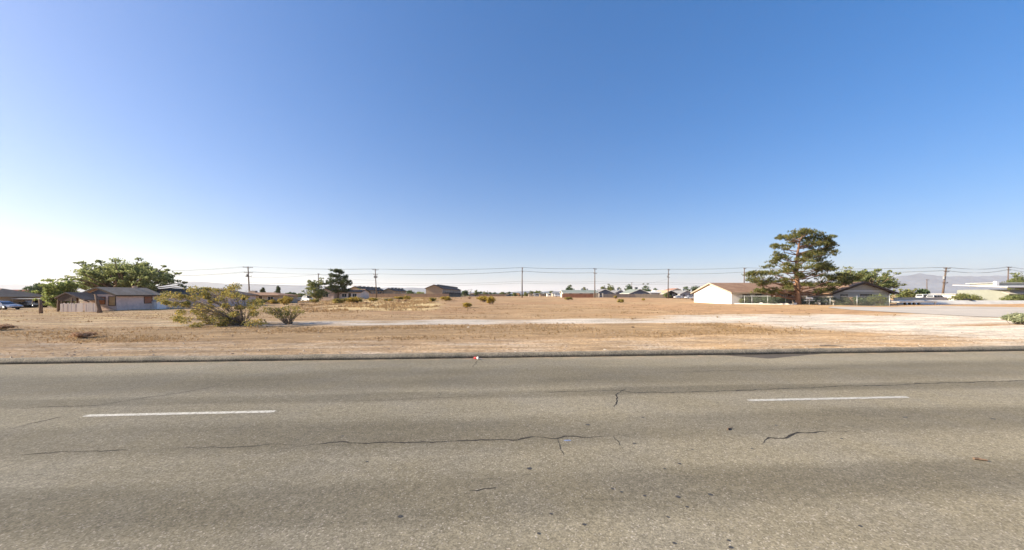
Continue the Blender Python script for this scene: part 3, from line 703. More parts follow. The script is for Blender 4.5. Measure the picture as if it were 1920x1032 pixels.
# ================================================================ buildings
W_PINK = mat('pink_stucco', (0.66, 0.52, 0.45), 0.95, 0.16, 2.5, 0.2)
W_WHITE = mat('white_stucco', (0.80, 0.78, 0.75), 0.9, 0.04, 2.0, 0.15)
W_CREAM = mat('cream_stucco', (0.58, 0.53, 0.45), 0.9, 0.08, 2.0, 0.15)
W_TAN = mat('tan_stucco', (0.44, 0.36, 0.28), 0.92, 0.08, 1.5, 0.15)
W_BROWN = mat('brown_stucco', (0.36, 0.27, 0.19), 0.92, 0.08, 1.5, 0.15)
W_BLUE = mat('slate_blue_siding', (0.125, 0.150, 0.195), 0.85, 0.08, 2.0, 0.1, stretch=(0.2, 0.2, 6))
W_GREY = mat('grey_siding', (0.34, 0.34, 0.35), 0.88, 0.1, 2.0, 0.1)
W_TRIM = mat('white_trim', (0.72, 0.70, 0.66), 0.7, 0.06, 4)
W_DTRIM = mat('dark_brown_trim', (0.085, 0.058, 0.042), 0.8, 0.15, 4)
W_DARK = mat('dark_interior', (0.03, 0.028, 0.028), 0.9, 0.2, 3)
def shingles(name, ca, cb):
    m = bpy.data.materials.new(name); g = G(m)
    n1 = g.noise(3.5, 5, rough=0.7); n2 = g.noise(0.5, 3); ox, oy, oz = g.sep()
    row = g.m2('FRACT', g.m2('MULTIPLY', oz, 11.0)); c = g.mix(g.step(g.m2('ADD', n1, g.m2('MULTIPLY_ADD', n2, 0.8, -0.4)), 0.3, 0.7), ca, cb)
    c = g.scale(c, g.step(row, 0.0, 0.25, 0.78, 1.0))
    g.L.new(c, g.P.inputs['Base Color']); g.P.inputs['Roughness'].default_value = 0.95; g.P.inputs['Specular IOR Level'].default_value = 0.15
    g.L.new(g.bump(g.m2('ADD', row, n1), 0.4, 0.02), g.P.inputs['Normal']); MATS[name] = m; return m
R_BROWN = shingles('brown_shingles', (0.235, 0.145, 0.10), (0.33, 0.215, 0.15))
R_DARK = shingles('dark_brown_shingles', (0.12, 0.095, 0.08), (0.19, 0.15, 0.125))
R_GREY = shingles('grey_shingles', (0.19, 0.19, 0.20), (0.28, 0.28, 0.29))
R_GREEN = shingles('grey_green_shingles', (0.20, 0.235, 0.21), (0.29, 0.32, 0.29))
R_TAN = shingles('tan_shingles', (0.25, 0.19, 0.14), (0.34, 0.27, 0.20))
R_RED = shingles('red_tiles', (0.32, 0.17, 0.12), (0.42, 0.24, 0.18))
R_WHITE = mat('white_roof_coating', (0.56, 0.55, 0.53), 0.85, 0.06, 1.5)
R_TAUPE = shingles('taupe_shingles', (0.46, 0.315, 0.195), (0.58, 0.42, 0.28))
GLASS = bpy.data.materials.new('window_glass'); _n, _l, _p = nodes(GLASS)
_p.inputs['Base Color'].default_value = (0.035, 0.042, 0.05, 1); _p.inputs['Roughness'].default_value = 0.12; _p.inputs['Specular IOR Level'].default_value = 0.6
PLY = mat('plywood_board', (0.46, 0.29, 0.13), 0.9, 0.22, 6, stretch=(1, 1, 6))
PLYR = mat('red_board', (0.36, 0.16, 0.09), 0.9, 0.2, 6)
METAL = mat('galvanised_metal', (0.45, 0.46, 0.46), 0.5, 0.1, 8, metal=0.6)
AC_M = mat('cooler_metal', (0.36, 0.38, 0.39), 0.6, 0.15, 5)
ACD_M = mat('dark_cooler_metal', (0.10, 0.105, 0.11), 0.7, 0.2, 5)

def window(t, face, c, z0, z1, wd, off, fm=None, pm=None, name='window', mull=True):
    """framed opening proud of a wall: face S/N/E/W, centre c along it, wall plane at off"""
    fm = fm or W_TRIM; pm = pm or GLASS; h = wd/2; f = 0.07
    def bx(b, a0, a1, z0_, z1_, d0, d1):
        s = -1 if face in 'SW' else 1
        lo, hi = sorted((off+s*d0, off+s*d1))
        if face in 'SN': b.box(a0, a1, lo, hi, z0_, z1_)
        else: b.box(lo, hi, a0, a1, z0_, z1_)
    b = MB()
    bx(b, c-h-f, c-h, z0-f, z1+f, 0.0, 0.06); bx(b, c+h, c+h+f, z0-f, z1+f, 0.0, 0.06)
    bx(b, c-h, c+h, z1, z1+f, 0.0, 0.06); bx(b, c-h, c+h, z0-f, z0, 0.0, 0.06)
    if mull: bx(b, c-0.025, c+0.025, z0, z1, 0.022, 0.05)
    fr = b.build(name, fm, t)
    p = MB(); bx(p, c-h, c+h, z0, z1, 0.003, 0.02); p.build('pane' if pm is GLASS else 'board', pm, fr)
    return fr
def gable(t, L0, L1, H0, H1, eave, ridge, ax, wm, rm, over=0.45, rake=0.4, thick=0.16, fascia=None, wall=True, zb=-0.4):
    """gabled volume: ridge along ax from L0 to L1, half-span H0..H1 across"""
    mid = (H0+H1)/2; sl = (ridge-eave)/((H1-H0)/2)
    if wall:
        b = MB(); b.prism([(H0, zb), (H1, zb), (H1, eave), (mid, ridge), (H0, eave)], L0, L1, 'y' if ax == 'y' else 'x'); b.build('wall', wm, t)
    zo = eave-sl*over; e = 0.012
    P_ = [(H0-over, zo+e), (mid, ridge+e), (H1+over, zo+e), (H1+over, zo+thick), (mid, ridge+thick), (H0-over, zo+thick)]
    r = MB(); r.prism(P_, L0-rake, L1+rake, 'y' if ax == 'y' else 'x'); ro = r.build('roof', rm, t)
    if fascia:
        for l0, l1 in ((L0-rake-0.04, L0-rake-0.003), (L1+rake+0.003, L1+rake+0.04)):
            f = MB(); Q = [(H0-over-0.02, zo-0.10), (mid, ridge-0.10), (H1+over+0.02, zo-0.10), (H1+over+0.02, zo+thick+0.02), (mid, ridge+thick+0.02), (H0-over-0.02, zo+thick+0.02)]
            f.prism(Q, l0, l1, 'y' if ax == 'y' else 'x'); f.build('fascia', fascia, ro)
        for h0, h1 in ((H0-over-0.045, H0-over-0.003), (H1+over+0.003, H1+over+0.045)):
            f = MB(); (f.box(h0, h1, L0-rake, L1+rake, zo-0.06, zo+thick*0.9) if ax == 'y' else f.box(L0-rake, L1+rake, h0, h1, zo-0.06, zo+thick*0.9)); f.build('fascia', fascia, ro)
    return ro
def hipped(t, x0, x1, y0, y1, eave, ridge, wm, rm, over=0.5):
    MB().box(x0, x1, y0, y1, -0.4, eave).build('wall', wm, t)
    X0_, X1_, Y0_, Y1_ = x0-over, x1+over, y0-over, y1+over; h = (Y1_-Y0_)/2; ym = (Y0_+Y1_)/2; e = eave+0.01
    r = MB(); r.add([(X0_, Y0_, e), (X1_, Y0_, e), (X1_, Y1_, e), (X0_, Y1_, e), (X0_, Y0_, e+0.14), (X1_, Y0_, e+0.14), (X1_, Y1_, e+0.14), (X0_, Y1_, e+0.14), (X0_+h, ym, ridge), (X1_-h, ym, ridge)],
        [(3, 2, 1, 0), (0, 1, 5, 4), (1, 2, 6, 5), (2, 3, 7, 6), (3, 0, 4, 7), (4, 5, 9, 8), (5, 6, 9), (6, 7, 8, 9), (7, 4, 8)]); ro = r.build('roof', rm, t)
    f = MB(); f.box(X0_, X1_, Y0_-0.04, Y0_-0.003, e-0.03, e+0.15); f.build('fascia', W_DTRIM, ro); return ro
def cooler(ro, x, y, z, s=0.5, m=None, h=0.9):
    b = MB(); b.box(x-s, x+s, y-s, y+s, z+0.15, z+0.15+h); b.box(x-s*1.06, x+s*1.06, y-s*1.06, y+s*1.06, z+0.15+h, z+0.2+h)
    for k in range(4): b.box(x-s*0.9, x+s*0.9, y-s-0.02, y-s-0.002, z+0.3+k*h*0.18, z+0.36+k*h*0.18)
    b.box(x-s*0.7, x-s*0.5, y-s*0.6, y+s*0.6, z-0.5, z+0.15); b.box(x+s*0.5, x+s*0.7, y-s*0.6, y+s*0.6, z-0.5, z+0.15)
    return b.build('roof_cooler', m or AC_M, ro)
def door(t, face, c, off, w_=0.95, h=2.05, m=None, z=0.0):
    d = window(t, face, c, z, z+h, w_, off, W_TRIM, m or W_DTRIM, 'door', False); return d
def house(name, label, px, Y, group=None, z=None, rz=0.0, cat='house'):
    X = wx(px, Y); return thing(name, label, cat, (X, Y, gz(X, Y) if z is None else z), rz, group)

# ---- derelict pink house
t = thing('derelict_house', 'derelict pink stucco house with boarded windows and sagging porch', 'house', (-62.0, 54.0, gz(-62, 54)))
gable(t, 0, 6.2, -2.6, 2.5, 2.36, 3.38, 'y', W_PINK, R_TAUPE, 0.45, 0.55, 0.15, W_DTRIM)
b = MB(); b.prism([(-2.1, 2.44), (2.0, 2.44), (0.0, 3.22)], -0.03, -0.004); b.build('gable_board', W_BLUE, t)
window(t, 'S', 0.15, 0.95, 2.0, 1.1, 0.0, W_DTRIM, PLYR, mull=False); window(t, 'S', 1.78, 0.75, 2.05, 0.95, 0.0, W_DTRIM, PLY, mull=False)
window(t, 'E', 4.6, 1.0, 2.0, 1.2, 2.5, W_DTRIM, PLYR, mull=False)
b = MB(); b.box(-0.25, 0.25, 4.7, 5.1, 3.0, 3.72); b.box(-0.3, 0.3, 4.65, 5.15, 3.72, 3.79); b.build('chimney', W_TAN, t)
# rear wing, lower
b = MB(); b.box(-2.4, 2.35, 6.2, 11.5, -0.4, 2.1); b.build('wall', W_PINK, t)
r = MB(); r.add([(-2.9, 6.22, 3.2), (2.9, 6.22, 2.2), (2.9, 12, 2.1), (-2.9, 12, 2.6), (-2.9, 6.22, 3.05), (2.9, 6.22, 2.05), (2.9, 12, 1.95), (-2.9, 12, 2.45)], [(0, 1, 2, 3), (7, 6, 5, 4), (0, 4, 5, 1), (1, 5, 6, 2), (2, 6, 7, 3), (3, 7, 4, 0)]); r.build('roof', R_TAUPE, t)
# sagging porch roof on posts
pr = MB(); pr.prism([(-2.8, 1.80), (-1.2, 2.58), (1.5, 1.55), (1.5, 1.68), (-1.2, 2.73), (-2.8, 1.95)], -3.3, -0.62); po = pr.build('porch_roof', R_DARK, t)
pb = MB(); pb.prism([(-2.5, 1.45), (0.2, 1.45), (0.2, 2.02), (-1.2, 2.53), (-2.5, 1.92)], -3.20, -3.16); pb.build('porch_gable', W_DTRIM, po)
for x, y in ((-2.5, -3.1), (-0.55, -3.1), (-2.5, -0.9)):
    b = MB(); b.tube([(x, y, -0.3), (x+0.12, y, 1.95)], 0.13, 6); b.build('post', BARK, po)
b = MB(); b.tube([(-0.3, -3.0, 2.15), (1.7, -2.9, 1.35)], 0.09, 5); b.build('beam', W_DTRIM, po)
b = MB(); b.tube([(0.6, -0.25, 0.75), (2.7, -0.3, 0.05)], 0.06, 5); b.build('handrail', W_TAN, t)
# broken board fence before it
BOARD = mat('weathered_boards', (0.60, 0.52, 0.46), 0.9, 0.2, 4, 0.2, stretch=(1, 1, 0.2))
t = thing('board_fence', 'pale weathered board fence in front of the sagging porch', 'fence', (-63.3, 50.3, gz(-61, 50.3)))
rng = random.Random(4); bm0 = MB().box(-0.085, 0.085, -0.012, 0.012, 0, 1).mesh('plank'); bm0.materials.append(BOARD)
for i in range(27):
    if i in (17,): continue
    o = put('plank', bm0, None, t); o.location = (i*0.19, rng.uniform(-0.02, 0.02), -0.1); o.scale = (1, 1, rng.uniform(1.2, 1.4)); o.rotation_euler = (0, rng.uniform(-0.03, 0.03), 0)
for x in (0, 2.4, 5.0): MB().box(x-0.05, x+0.05, 0.02, 0.12, -0.3, 1.55).build('post', BARK, t)
MB().box(-0.1, 5.1, 0.015, 0.055, 1.05, 1.15).build('rail', BOARD, t)
t = MB().tube([(0, 0, -0.2), (-0.06, 0, 0.5), (-0.30, 0, 1.4), (-0.55, 0, 2.45)], [0.30, 0.20, 0.17, 0.12], 8); o = t.build('dead_trunk', BARK, None, True)
X, Y = gpt(187, 587); o.location = (X, Y, gz(X, Y)); tag(o, 'leaning dead tree trunk in front of the derelict pink house', 'trunk')
t = MB().tube([(0, 0, -0.3), (0.02, 0, 0.8), (-0.06, 0, 1.75)], [0.19, 0.17, 0.15], 8); o = t.build('wooden_post', BARK, None, True)
X, Y = gpt(76.5, 588); o.location = (X, Y, gz(X, Y)); tag(o, 'thick dark wooden post standing alone by the lime green tree', 'post')

# ---- long dark-roofed house behind, hidden below by the desert bush
t = house('ranch_house', 'long low house with dark roof behind the large creosote bush', 366, 78)
hipped(t, -10.8, 10.3, -4, 4, 2.2, 3.75, W_PINK, R_DARK)
for c in (-7.5, -3.0, 2.5, 7.0): window(t, 'S', c, 0.9, 1.9, 1.5, -4)
door(t, 'S', 0.0, -4)
t = house('shed', 'white garden shed beside the derelict house', 291, 60)
gable(t, -1.1, 1.1, -0.8, 0.8, 1.25, 1.5, 'x', W_WHITE, R_WHITE, 0.1, 0.1, 0.06); door(t, 'S', 0.3, -0.8, 0.7, 1.1, W_TRIM)
# ---- long low reddish house
t = house('ranch_house', 'low house with reddish flat roof behind the golden bush', 497, 98)
hipped(t, -8.5, 6.5, -4, 4, 2.1, 3.05, W_TAN, R_BROWN, 0.6)
for c in (-5, -1.5, 4.2): window(t, 'S', c, 0.9, 1.9, 1.4, -4)
door(t, 'S', 1.6, -4); b = MB(); b.box(-4, -2.4, -0.5, 0.5, 2.6, 3.5); b.build('chimney', W_TAN, t)
# ---- pink house before the apartments
t = house('stucco_house', 'pinkish stucco house with low brown gable in front of the apartments', 648, 122)
gable(t, -6.4, 6.6, -3.5, 3.5, 2.45, 3.3, 'x', W_PINK, R_BROWN, 0.5, 0.4, 0.15, W_DTRIM)
gable(t, -5.6, -1.0, -6.7, -1.0, 2.45, 3.5, 'y', W_PINK, R_BROWN, 0.5, 0.4, 0.15, W_DTRIM, wall=False) if False else None
b = MB(); b.prism([(-6.5, -0.4), (-1.5, -0.4), (-1.5, 2.45), (-4.0, 3.5), (-6.5, 2.45)], -5.2, -1.0); b.build('wall', W_PINK, t)
r = MB(); r.prism([(-7.0, 2.25), (-4.0, 3.52), (-1.0, 2.25), (-1.0, 2.40), (-4.0, 3.68), (-7.0, 2.40)], -5.6, 0.0); r.build('roof', R_DARK, t)
window(t, 'S', -4.0, 0.8, 1.9, 1.5, -5.2); window(t, 'S', 1.2, 0.8, 1.9, 1.5, -3.5); window(t, 'S', 4.6, 0.8, 1.9, 1.3, -3.5); door(t, 'S', 3.0, -3.5)

# ---- two-storey apartment blocks, gable end towards the road
def apartments(label, pxl, pxr, px_end, Y, eave_py, peak_py, wm, extra_dark=False, seed=1):
    xl, xr = wx(pxl, Y), wx(pxr, Y); X = (xl+xr)/2; z = gz(X, Y); Lg = xr*FOCAL/(px_end-960)-Y
    t = thing('apartment_block', label, 'building', (X, Y, z), 0, 'brown two-storey apartment blocks')
    h = (xr-xl)/2; ev = wz(eave_py, Y)-z; rg = wz(peak_py, Y)-z
    ro = gable(t, 0, Lg, -h, h, ev, rg, 'y', wm, R_DARK, 0.5, 0.6, 0.18, W_DTRIM)
    n = max(4, int(Lg/5.2)); st = Lg/n
    for i in range(n):
        y = (i+0.5)*st
        window(t, 'E', y-0.9, ev-1.9, ev-0.7, 1.3, h); 
        d = door(t, 'E', y+1.1, h, 1.0, 2.05, W_DARK, 0.1)
        b = MB(); b.box(h+0.003, h+1.3, y-1.6, y+1.7, ev-2.75, ev-2.6); b.box(h+1.2, h+1.3, y-1.6, y-1.5, 0, ev-2.75); b.box(h+1.2, h+1.3, y+1.6, y+1.7, 0, ev-2.75)
        b.box(h+1.25, h+1.3, y-1.6, y+1.7, ev-2.0, ev-1.95)
        for k in range(12): b.box(h+1.26, h+1.29, y-1.6+k*0.3, y-1.57+k*0.3, ev-2.6, ev-2.0)
        b.build('balcony', W_DARK, t)
        if i % 1 == 0: cooler(ro, h*0.42, y, ev+(rg-ev)*0.62, 0.55, ACD_M, 0.75)
    return t, ro
apartments('brown two-storey apartment gable end with a long row of dark balconies', 798.5, 829, 864, 186, 541, 534.5, W_BROWN)
t, ro = apartments('apartment block rising behind the pinkish stucco house', 653, 678, 720, 188, 543.5, 537.5, W_BROWN)
t, ro = apartments('apartment block just past the pole with transformers', 719, 738, 762, 214, 545.5, 541, W_BROWN)

# ---- plank fence before the apartments
def plank_fence(name, label, pts, h, m, pm, rail=True, pitch=1.2, cap=None):
    """panels of joined boards between posts, along a polyline of (X, Y)"""
    X0, Y0 = pts[0]; z0 = gz(X0, Y0); t = thing(name, label, 'fence', (X0, Y0, z0))
    for (ax, ay), (ex, ey) in zip(pts, pts[1:]):
        L_ = math.hypot(ex-ax, ey-ay); n = max(1, round(L_/2.4)); a = math.atan2(ey-ay, ex-ax)
        for i in range(n):
            f0, f1 = i/n, (i+1)/n; xa, ya, xb, yb = ax+(ex-ax)*f0, ay+(ey-ay)*f0, ax+(ex-ax)*f1, ay+(ey-ay)*f1
            za, zb = gz(xa, ya), gz(xb, yb); w_ = math.hypot(xb-xa, yb-ya); b = MB(); k = max(2, int(w_/0.2)); rng = random.Random(i*7+k)
            M = Matrix.Translation((xa-X0, ya-Y0, za-z0)) @ Matrix.Rotation(a, 4, 'Z')
            for j in range(k):
                zz = (zb-za)*j/k; q = rng.uniform(-0.03, 0.03); b.box(w_*j/k+0.006, w_*(j+1)/k-0.006, rng.uniform(-0.006, 0.0), 0.02, zz-0.15, zz+h+q, M)
            p = b.build('panel', m, t); p['kind'] = 'stuff'
            q = MB().box(-0.07, 0.07, 0.022, 0.15, -0.3, h+0.06, M); q.build('post', pm, t)
    return t
FW_BRN = mat('brown_fence_wood', (0.25, 0.17, 0.125), 0.9, 0.2, 3, stretch=(3, 3, 0.3))
FW_RED = mat('red_fence_wood', (0.29, 0.135, 0.08), 0.88, 0.22, 3, stretch=(3, 3, 0.3))
FW_GRY = mat('grey_tan_fence_wood', (0.40, 0.33, 0.25), 0.9, 0.2, 3, stretch=(3, 3, 0.3))
plank_fence('plank_fence', 'long brown plank fence in front of the apartment blocks', [(wx(690, 168), 168), (wx(842, 168), 168)], 1.75, FW_BRN, W_DTRIM)
plank_fence('plank_fence', 'reddish brown board fence below the green roof', [(wx(1054, 152), 152), (wx(1113, 152), 152)], 1.55, FW_RED, FW_RED)
plank_fence('plank_fence', 'short tan fence panel beside the pole at the blue house', [(wx(1113.5, 154), 154), (wx(1122, 154), 154)], 1.5, FW_GRY, W_TAN)
plank_fence('plank_fence', 'long grey plank fence in front of the blue gabled houses', [(wx(1130, 156), 156), (wx(1190, 158), 158), (wx(1249, 158), 158)], 1.6, FW_GRY, W_TAN)
for i, (px, lab) in enumerate(((1123.5, 'pale masonry pillar on the pole side of the fence gap'), (1130, 'pale masonry pillar at the start of the grey plank fence'))):
    X = wx(px, 154.5); b = MB(); b.box(-0.22, 0.22, -0.22, 0.22, -0.3, 1.75); b.box(-0.28, 0.28, -0.28, 0.28, 1.75, 1.87); o = b.build('gate_pillar', W_CREAM); o.location = (X, 154.5, gz(X, 154.5)); tag(o, lab, 'pillar', 'pillars at the fence gap')
plank_fence('plank_fence', 'low brown fence strip behind the yellow bushes', [(wx(896, 255), 255), (wx(952, 255), 255)], 1.6, FW_BRN, W_DTRIM)

# ---- houses beyond the grey fence
t = house('green_roof_house', 'long house with grey green roof above the red board fence', 1086, 172)
gable(t, -8.4, 7.6, -4.5, 4.5, 2.2, 3.4, 'x', W_CREAM, R_GREEN, 0.5, 0.4, 0.15, W_TRIM)
ro = t.children[1]
for px, s_ in ((1076, 0.35), (1091, 0.5), (1101, 0.42)): cooler(ro, wx(px, 172)-wx(1086, 172), 0.3, 3.15, s_, AC_M, 0.9)
for c in (-5, 0, 5): window(t, 'S', c, 0.9, 1.9, 1.4, -4.5)
def blue_house(label, px, Y, wpx, peak, eave, wm, rm, unit=None, depth=14, fas=W_TRIM):
    t = house('gabled_house', label, px, Y, 'gabled houses behind the plank fence'); h = wpx*Y/FOCAL/2; z = t.location.z
    ro = gable(t, 0, depth, -h, h, wz(eave, Y)-z, wz(peak, Y)-z, 'y', wm, rm, 0.35, 0.5, 0.14, fas)
    window(t, 'S', -h*0.4, 1.0, 2.0, 1.2, 0.0); window(t, 'S', h*0.45, 1.0, 2.0, 1.2, 0.0)
    if unit: cooler(ro, -h*0.1, 3.5, wz(peak, Y)-z, 0.55, unit, 0.8)
    return t
blue_house('slate blue gabled house next to the green roof', 1134.5, 168, 36, 542.5, 550.5, W_BLUE, R_GREY)
blue_house('slate blue gabled house with a dark cooler on its roof', 1199.5, 168, 38, 542.5, 550.5, W_BLUE, R_GREEN, ACD_M)
blue_house('grey-roofed house squeezed between the two blue gables', 1163, 186, 26, 544.5, 550.5, W_GREY, R_GREY, AC_M)
blue_house('dark gabled house behind the pole by the white garage', 1257.5, 170, 26, 545, 551, W_DARK, R_TAUPE, None)
blue_house('pale-walled house with grey roof at the grey fence end', 1288, 190, 26, 545, 551.5, W_GREY, R_GREY, AC_M)
blue_house('house with red tiled roof peeking over the rooftops', 1270, 225, 26, 541, 546, W_CREAM, R_RED, None, 12)
t = house('flat_roof_house', 'low house with bright white flat roof behind the grey fence', 1231, 178, 'gabled houses behind the plank fence')
gable(t, -4.6, 5.2, -4, 4, 2.35, 2.95, 'x', W_CREAM, R_WHITE, 0.5, 0.3, 0.15); window(t, 'S', 0, 0.9, 1.9, 1.6, -4)
t = house('long_white_house', 'large pale roof seen above the white flat roof', 1246, 240, 'gabled houses behind the plank fence')
gable(t, -8, 9, -5, 5, 3.6, 4.9, 'x', W_WHITE, R_WHITE, 0.5, 0.3, 0.15); window(t, 'S', 3, 1.2, 2.4, 1.6, -5)
# ---- scattered buildings across the far side of the field
def tiny(name, label, px, Y, wpx, eave, peak, wm, rm, ax='x'):
    t = house(name, label, px, Y, 'small buildings at the far edge of the lot'); h = wpx*Y/FOCAL/2; z = t.location.z
    gable(t, -h, h, -3, 3, wz(eave, Y)-z, wz(peak, Y)-z, ax, wm, rm, 0.3, 0.3, 0.14)
    window(t, 'S', h*0.2, 0.9, 1.8, 1.2, -3 if ax == 'x' else -h)
tiny('shed', 'tan shed to the side of the grey shed', 995, 262, 8, 552.8, 551.5, W_TAN, R_TAN)
tiny('shed', 'light grey boxy shed on the far edge of the field', 1005.5, 258, 9, 551.5, 550.8, W_GREY, R_GREY)
tiny('shed', 'cream white block shed between low trees', 1028.5, 258, 7, 551.4, 550.8, W_WHITE, R_WHITE)
tiny('small_house', 'pale house with grey gable roof left of the green roof', 1043, 250, 16, 551.0, 548.0, W_CREAM, R_GREY)
tiny('small_house', 'house with white roof line left of the dark car', 930, 285, 16, 553.0, 552.2, W_TAN, R_WHITE)
tiny('small_house', 'white stucco house directly behind the dark car', 950, 300, 9, 552.2, 550.8, W_WHITE, R_TAN)
tiny('small_house', 'brown walled house next to the leafless tree', 890, 275, 14, 551.8, 550.5, W_PINK, R_BROWN)
tiny('small_house', 'dark roofed house low between distant trees', 1017, 290, 10, 552.6, 551.0, W_BROWN, R_DARK)

# ---- ranch house with the white end wall
zr = 0.2; X0 = 44.7
t = thing('ranch_house', 'ranch house with bright white gable end and brown shingle roof', 'house', (X0, 73.0, zr))
b = MB(); b.prism([(0, -0.6), (15, -0.6), (15, 2.42), (7.5, 4.42), (0, 2.42)], 0, 8.0, 'x'); b.build('white_wall', W_WHITE, t)
b = MB(); b.prism([(0.6, -0.6), (15, -0.6), (15, 2.42), (7.5, 4.40), (0.6, 2.44)], 8.0, 27.5, 'x'); b.build('wall', mat('shaded_tan_stucco', (0.27, 0.205, 0.15), 0.92, 0.1, 2), t)  # tan wall darkened; shade of eaves and pine is in the colour
ro = gable(t, 0, 27.5, 0, 15, 2.42, 4.42, 'x', None, R_BROWN, 0.75, 0.45, 0.16, W_TAN, wall=False)
b = MB()
for k in range(3): b.box(-0.03, -0.004, 7.0+k*0.4, 7.2+k*0.4, 3.55, 3.95)
b.build('vent', W_DTRIM, t)
for c, w_ in ((10.5, 1.8), (14.0, 1.6), (16.6, 1.2)): window(t, 'S', c, 0.9, 1.95, w_, 0.6)
door(t, 'S', 12.3, 0.6); window(t, 'S', 5.5, 0.9, 1.9, 1.4, 0.0, W_DTRIM); window(t, 'S', 3.0, 0.9, 1.9, 1.4, 0.0, W_DTRIM)
# front wing with its own gable
wl_, wr_ = wx(1562, 70)-X0, wx(1668, 70)-X0; mid = (wl_+wr_)/2
b = MB(); b.prism([(wl_, -0.6), (wr_, -0.6), (wr_, 2.35), (mid, 4.25), (wl_, 2.35)], -3.0, 4.0); b.build('wall', mat('shaded_cream_stucco', (0.45, 0.41, 0.35), 0.9, 0.1, 2), t)  # cream wall greyed; the pine's shade is in the colour
r = MB(); s_ = (4.25-2.35)/(mid-wl_); ov = 0.9
r.prism([(wl_-ov, 2.36-s_*ov), (mid, 4.26), (wr_+ov, 2.36-s_*ov), (wr_+ov, 2.54-s_*ov), (mid, 4.44), (wl_-ov, 2.54-s_*ov)], -3.9, 7.4); wro = r.build('roof', R_BROWN, t)
f = MB(); f.prism([(wl_-ov-0.02, 2.20-s_*ov), (mid, 4.08), (wr_+ov+0.02, 2.20-s_*ov), (wr_+ov+0.02, 2.58-s_*ov), (mid, 4.48), (wl_-ov-0.02, 2.58-s_*ov)], -3.96, -3.905); f.build('fascia', W_DTRIM, wro)
b = MB(); b.box(wl_+1.9, wr_-1.4, -3.05, -3.004, 2.55, 2.72); b.build('trim_band', W_WHITE, t)
window(t, 'S', mid+0.9, 0.75, 1.95, 2.1, -3.0, W_DTRIM); window(t, 'S', mid-3.4, 0.9, 1.9, 1.3, -3.0, W_DTRIM)
for x in (wl_+0.2, mid-0.2, wr_-0.2):
    b = MB(); b.box(x-0.09, x+0.09, -3.75, -3.01, 2.20 if x != mid-0.2 else 3.85, 2.36 if x != mid-0.2 else 4.02); b.build('rafter_tail', W_DTRIM, wro)

# ---- buildings right of the side street
t = house('flat_white_house', 'low white house with flat roof and red trim line', 1815, 96)
b = MB(); b.box(-6.2, 6.2, -3, 3, -0.5, 2.0); b.build('wall', W_WHITE, t); b = MB(); b.box(-6.6, 6.6, -3.5, 3.4, 2.003, 2.18); ro = b.build('roof', R_WHITE, t)
b = MB(); b.box(-6.62, 6.62, -3.54, -3.505, 2.03, 2.16); b.build('fascia', mat('faded_red_trim', (0.42, 0.24, 0.18), 0.8, 0.1, 3), ro)
for c in (-3.4, 3.0): window(t, 'S', c, 0.7, 1.5, 1.6, -3)
door(t, 'S', 5.2, -3, 1.0, 1.9)
t = house('wide_eaved_house', 'large pale house with wide white eaves at the picture edge', 1905, 88)
b = MB(); b.box(-7.0, 16, -4, 6, -0.5, 3.1); b.build('wall', mat('olive_cream', (0.27, 0.28, 0.245), 0.9, 0.08, 2), t)
r = MB(); r.add([(-9.8, -5.6, 3.75), (18, -5.6, 3.75), (18, 7, 4.5), (-7.0, 7, 4.5), (-9.8, -5.6, 3.50), (18, -5.6, 3.50), (18, 7, 4.3), (-7.0, 7, 4.3)], [(0, 1, 2, 3), (7, 6, 5, 4), (0, 4, 5, 1), (1, 5, 6, 2), (2, 6, 7, 3), (3, 7, 4, 0)]); ro = r.build('roof', R_WHITE, t)
b = MB(); b.box(-9.7, 18, -5.55, -4.5, 3.38, 3.49); b.build('soffit', W_DTRIM, ro)
b = MB(); b.box(-3.0, 14, 1.5, 6.5, 4.0, 4.75); b.box(-3.6, 14.6, 0.9, 7.0, 4.75, 4.9); b.build('upper_roof', mat('pale_gravel_roof', (0.46, 0.46, 0.43), 0.9, 0.1, 2), t)
b = MB(); b.box(-4.0, -3.3, 0.6, 1.2, 4.0, 5.2); b.build('chimney', W_WHITE, t)
window(t, 'S', -0.6, 0.8, 1.9, 2.2, -4); window(t, 'S', 4.5, 0.8, 1.9, 2.2, -4); b = MB(); b.box(1.6, 2.0, -5.2, -4.8, -0.3, 3.38); b.build('post', W_DTRIM, t)
r = MB(); r.prism([(-5.2, 1.98), (-4.0, 2.5), (-4.0, 2.6), (-5.2, 2.08)], -9.0, 1.2, 'x'); r.build('awning', W_CREAM, t)
# ---- store building with a red stripe and a neighbour roof, far side of the derelict house
t = house('store_building', 'pale flat-roofed store building with red and blue stripes', 35, 135, cat='building')
b = MB(); b.box(-13, 14, -5, 5, -0.5, 4.2); b.build('wall', mat('pale_blue_wall', (0.46, 0.50, 0.56), 0.9, 0.06, 1), t)
b = MB(); b.box(-3.2, 14.05, -5.06, -5.004, 3.3, 4.25); b.build('red_stripe', mat('sign_red', (0.42, 0.17, 0.14), 0.8, 0.2, 2), t)
b = MB(); b.box(-3.2, 14.05, -5.05, -5.004, 2.55, 3.296); b.build('blue_stripe', mat('sign_blue', (0.20, 0.26, 0.42), 0.8, 0.2, 2), t)
for c in (0, 4, 8): window(t, 'S', c, 0.5, 2.2, 2.6, -5)
t = house('ranch_house', 'house corner with tan hipped roof at the picture edge', -30, 66)
b = MB(); b.box(-9, 6.0, -3, 4, -0.4, 2.05); b.build('wall', W_TAN, t)
r = MB(); r.add([(-10, -3.8, 2.05), (6.8, -3.8, 2.05), (6.8, 4.8, 2.05), (-10, 4.8, 2.05), (-6, 0.4, 3.6), (2.8, 0.4, 3.6)], [(0, 1, 5, 4), (1, 2, 5), (2, 3, 4, 5), (3, 0, 4), (3, 2, 1, 0)]); r.build('roof', R_TAN, t)
